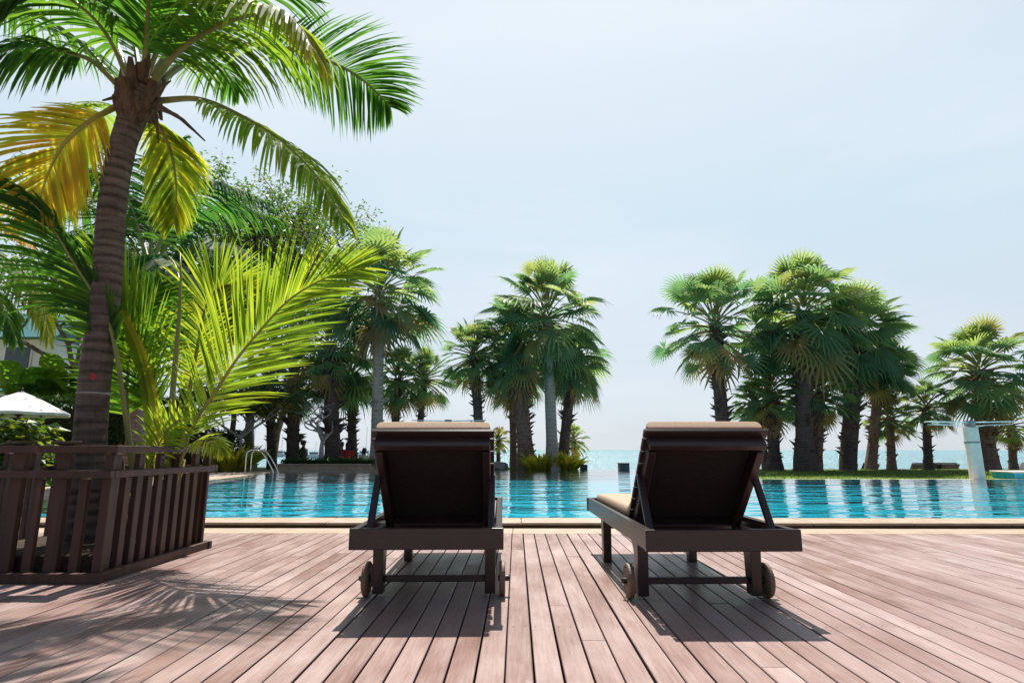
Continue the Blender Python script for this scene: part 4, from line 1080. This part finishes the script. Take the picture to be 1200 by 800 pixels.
# people on the beach behind the planter hedge
def person(label, x, Y, ytop, z0, rz, top, bottom, hair_len, cap=None, sit=False):
    p = P(x, 530, Y); H = P(x, ytop, Y).z - z0; k = H / 1.72; root = thing('person', label, 'person', (p.x, Y, z0), rz)
    J = [((0, 0, .93), .125), ((0, .0, 1.12), .105), ((0, .01, 1.32), .125), ((0, .005, 1.44), .075), ((0, -.005, 1.52), .055), ((0, -.01, 1.60), .092), ((0, -.012, 1.66), .085)]
    E_ = [(0, 1), (1, 2), (2, 3), (3, 4), (4, 5), (5, 6)]
    def chain(a, items):
        for q, r in items: J.append((q, r)); E_.append((a, len(J) - 1)); a = len(J) - 1
        return a
    for s in (-1, 1):
        chain(0, [((s * .09, 0, .86), .085), ((s * .1, -.01, .48), .055), ((s * .1, .02, .09), .037), ((s * .105, -.12, .03), .03)])
        h_ = chain(2, [((s * .17, .01, 1.38), .058), ((s * .22, .02, 1.1), .042), ((s * .22, -.07, .87), .028), ((s * .22, -.09, .80), .03)])
        for f in range(4): chain(h_, [((s * (.205 + .012 * f), -.11 + .012 * f, .75), .010), ((s * (.2 + .012 * f), -.12 + .012 * f, .705 + .01 * abs(f - 1.5)), .008)])
        chain(h_, [((s * .19, -.125, .79), .011), ((s * .185, -.135, .755), .009)])
    chain(5, [((0, -.105, 1.585), .014)])
    me = bpy.data.meshes.new('body'); me.from_pydata([tuple(V(q) * k) for q, r in J], E_, []); o = bpy.data.objects.new('body', me); C.objects.link(o); o.parent = root
    sm = o.modifiers.new('skin', 'SKIN'); sm.use_smooth_shade = True
    for i, (q, r) in enumerate(J): me.skin_vertices[0].data[i].radius = (r * k, r * k * .85)
    me.skin_vertices[0].data[0].use_root = True
    o.modifiers.new('sub', 'SUBSURF').render_levels = 1; me.materials.append(M['skin'])
    def rings(nm, mat, prof, nseg=20):
        m = MB(); vs = []
        for (cx, cy, cz, rx, ry) in prof:
            for j in range(nseg): a = 2 * PI * j / nseg; vs.append(V((cx + rx * math.cos(a), cy + ry * math.sin(a), cz)) * k)
        m.add(vs, [(i * nseg + j, i * nseg + (j + 1) % nseg, (i + 1) * nseg + (j + 1) % nseg, (i + 1) * nseg + j) for i in range(len(prof) - 1) for j in range(nseg)]); return m.build(nm, mat, root, smooth=True)
    rings('shirt', top, [(0, 0, .84, .175, .135), (0, 0, .95, .165, .13), (0, 0, 1.12, .15, .12), (0, .01, 1.28, .185, .135), (0, .01, 1.38, .2, .125), (0, .005, 1.44, .12, .1), (0, 0, 1.48, .07, .07)])
    for s in (-1, 1):
        m = MB(); m.tube([V((s * .15, .01, 1.40)) * k, V((s * .2, .015, 1.28)) * k, V((s * .225, .02, 1.14)) * k], [.075 * k, .066 * k, .058 * k], 14, cap=False); m.build('sleeve', top, root, smooth=True)
        m = MB(); m.tube([V((s * .075, 0, .92)) * k, V((s * .095, -.005, .7)) * k, V((s * .1, -.01, .45)) * k], [.11 * k, .095 * k, .085 * k], 14, cap=False); m.build('trouser_leg', bottom, root, smooth=True)
    prof = [(0, .012, 1.55 - hair_len, .07, .03)] if hair_len > .05 else []
    if hair_len > .05: rings('hair_fall', 'hair', [(0, .085, 1.55 - hair_len, .05, .02), (0, .085, 1.5 - hair_len * .5, .085, .035), (0, .07, 1.58, .1, .06), (0, .03, 1.66, .1, .09)])
    rings('hair', 'hair', [(0, .03, 1.57, .098, .085), (0, .02, 1.63, .108, .105), (0, .01, 1.69, .1, .102), (0, .005, 1.735, .07, .075), (0, 0, 1.752, .005, .005)])
    if cap:
        m = rings('cap', 'darkcloth', [(0, 0, 1.66, .115, .118), (0, 0, 1.72, .105, .108), (0, 0, 1.77, .05, .05), (0, 0, 1.775, .004, .004)])
        m2 = MB(); m2.box(V((.0, -.15, 1.672)) * k, V((.14, .12, .012)) * k); m2.build('cap_brim', 'darkcloth', root, bevel=.004)


person('man in dark clothes and cap standing behind the planter hedge', 355, 24.0, 516.5, -.72, 1.2, 'darkcloth', 'darkcloth', 0, True)
person('person in lilac shirt standing beside the one in red', 400, 24.6, 518, -.74, 2.6, 'lilaccloth', 'darkcloth', 0)
person('long haired person in bright red shirt behind the planter hedge', 407.5, 24.0, 518.5, -.72, PI + .3, 'redcloth', 'darkcloth', .42)
person('dark haired person in white shirt close to the left lounger', 427, 24.2, 525, -.72, PI, 'whitecloth', 'whitecloth', .12)


# distant boats
def boat(label, x, Y, ln, rz, mast=0):
    b = P(x, 527, Y); root = thing('boat', label, 'boat', (b.x, Y, -1.0), rz, 'white boats moored off the beach'); m = MB(); n_ = 9; vs = []
    for i in range(n_):
        t = i / (n_ - 1); w_ = ln * .14 * (1 - max(0, t - .45) ** 2 * 3.1); x_ = (t - .5) * ln; h_ = ln * .1 * (1 + .5 * t * t)
        vs += [V((x_, -w_, h_)), V((x_, -w_ * .7, -.2)), V((x_, w_ * .7, -.2)), V((x_, w_, h_))]
    fs = [(4 * i + j, 4 * i + j + 1, 4 * i + j + 5, 4 * i + j + 4) for i in range(n_ - 1) for j in range(3)] + [(4 * i + 3, 4 * i, 4 * i + 4, 4 * i + 7) for i in range(n_ - 1)] + [(0, 3, 2, 1)]
    m.add(vs, fs); m.build('hull', 'whitemetal', root, fix=True)
    m = MB(); m.box((-ln * .05, 0, ln * .16), (ln * .34, ln * .17, ln * .11)); m.box((-ln * .05, 0, ln * .235), (ln * .4, ln * .2, ln * .02)); m.build('cabin', 'whitemetal', root, bevel=.05)
    m = MB(); m.box((-ln * .05, 0, ln * .17), (ln * .3, ln * .175, ln * .045)); m.build('cabin_window', 'glassdark', root)
    if mast: m = MB(); m.tube([(0, 0, ln * .22), (0, 0, ln * mast)], ln * .009, 6); m.tube([(0, 0, ln * .35), (-ln * .4, 0, ln * .33)], ln * .008, 6); m.build('mast', 'whitemetal', root)


for x, Y, ln, rz, ms, lb_ in ((297, 120, 7, .3, 1.0, 'white boat with tall mast above the steel pool ladder'), (311, 160, 8, 0, .6, 'white cabin boat seen right of the tall masted boat'), (370, 130, 6, .2, .6, 'white boat between the man in cap and the stout palm'),
                              (330, 150, 7, -.2, .8, 'white boat between two dark palm trunks by the ladder'), (429, 150, 7, .1, 1.1, 'masted boat beyond the person in white')):
    boat(lb_, x, Y, ln, rz, ms)
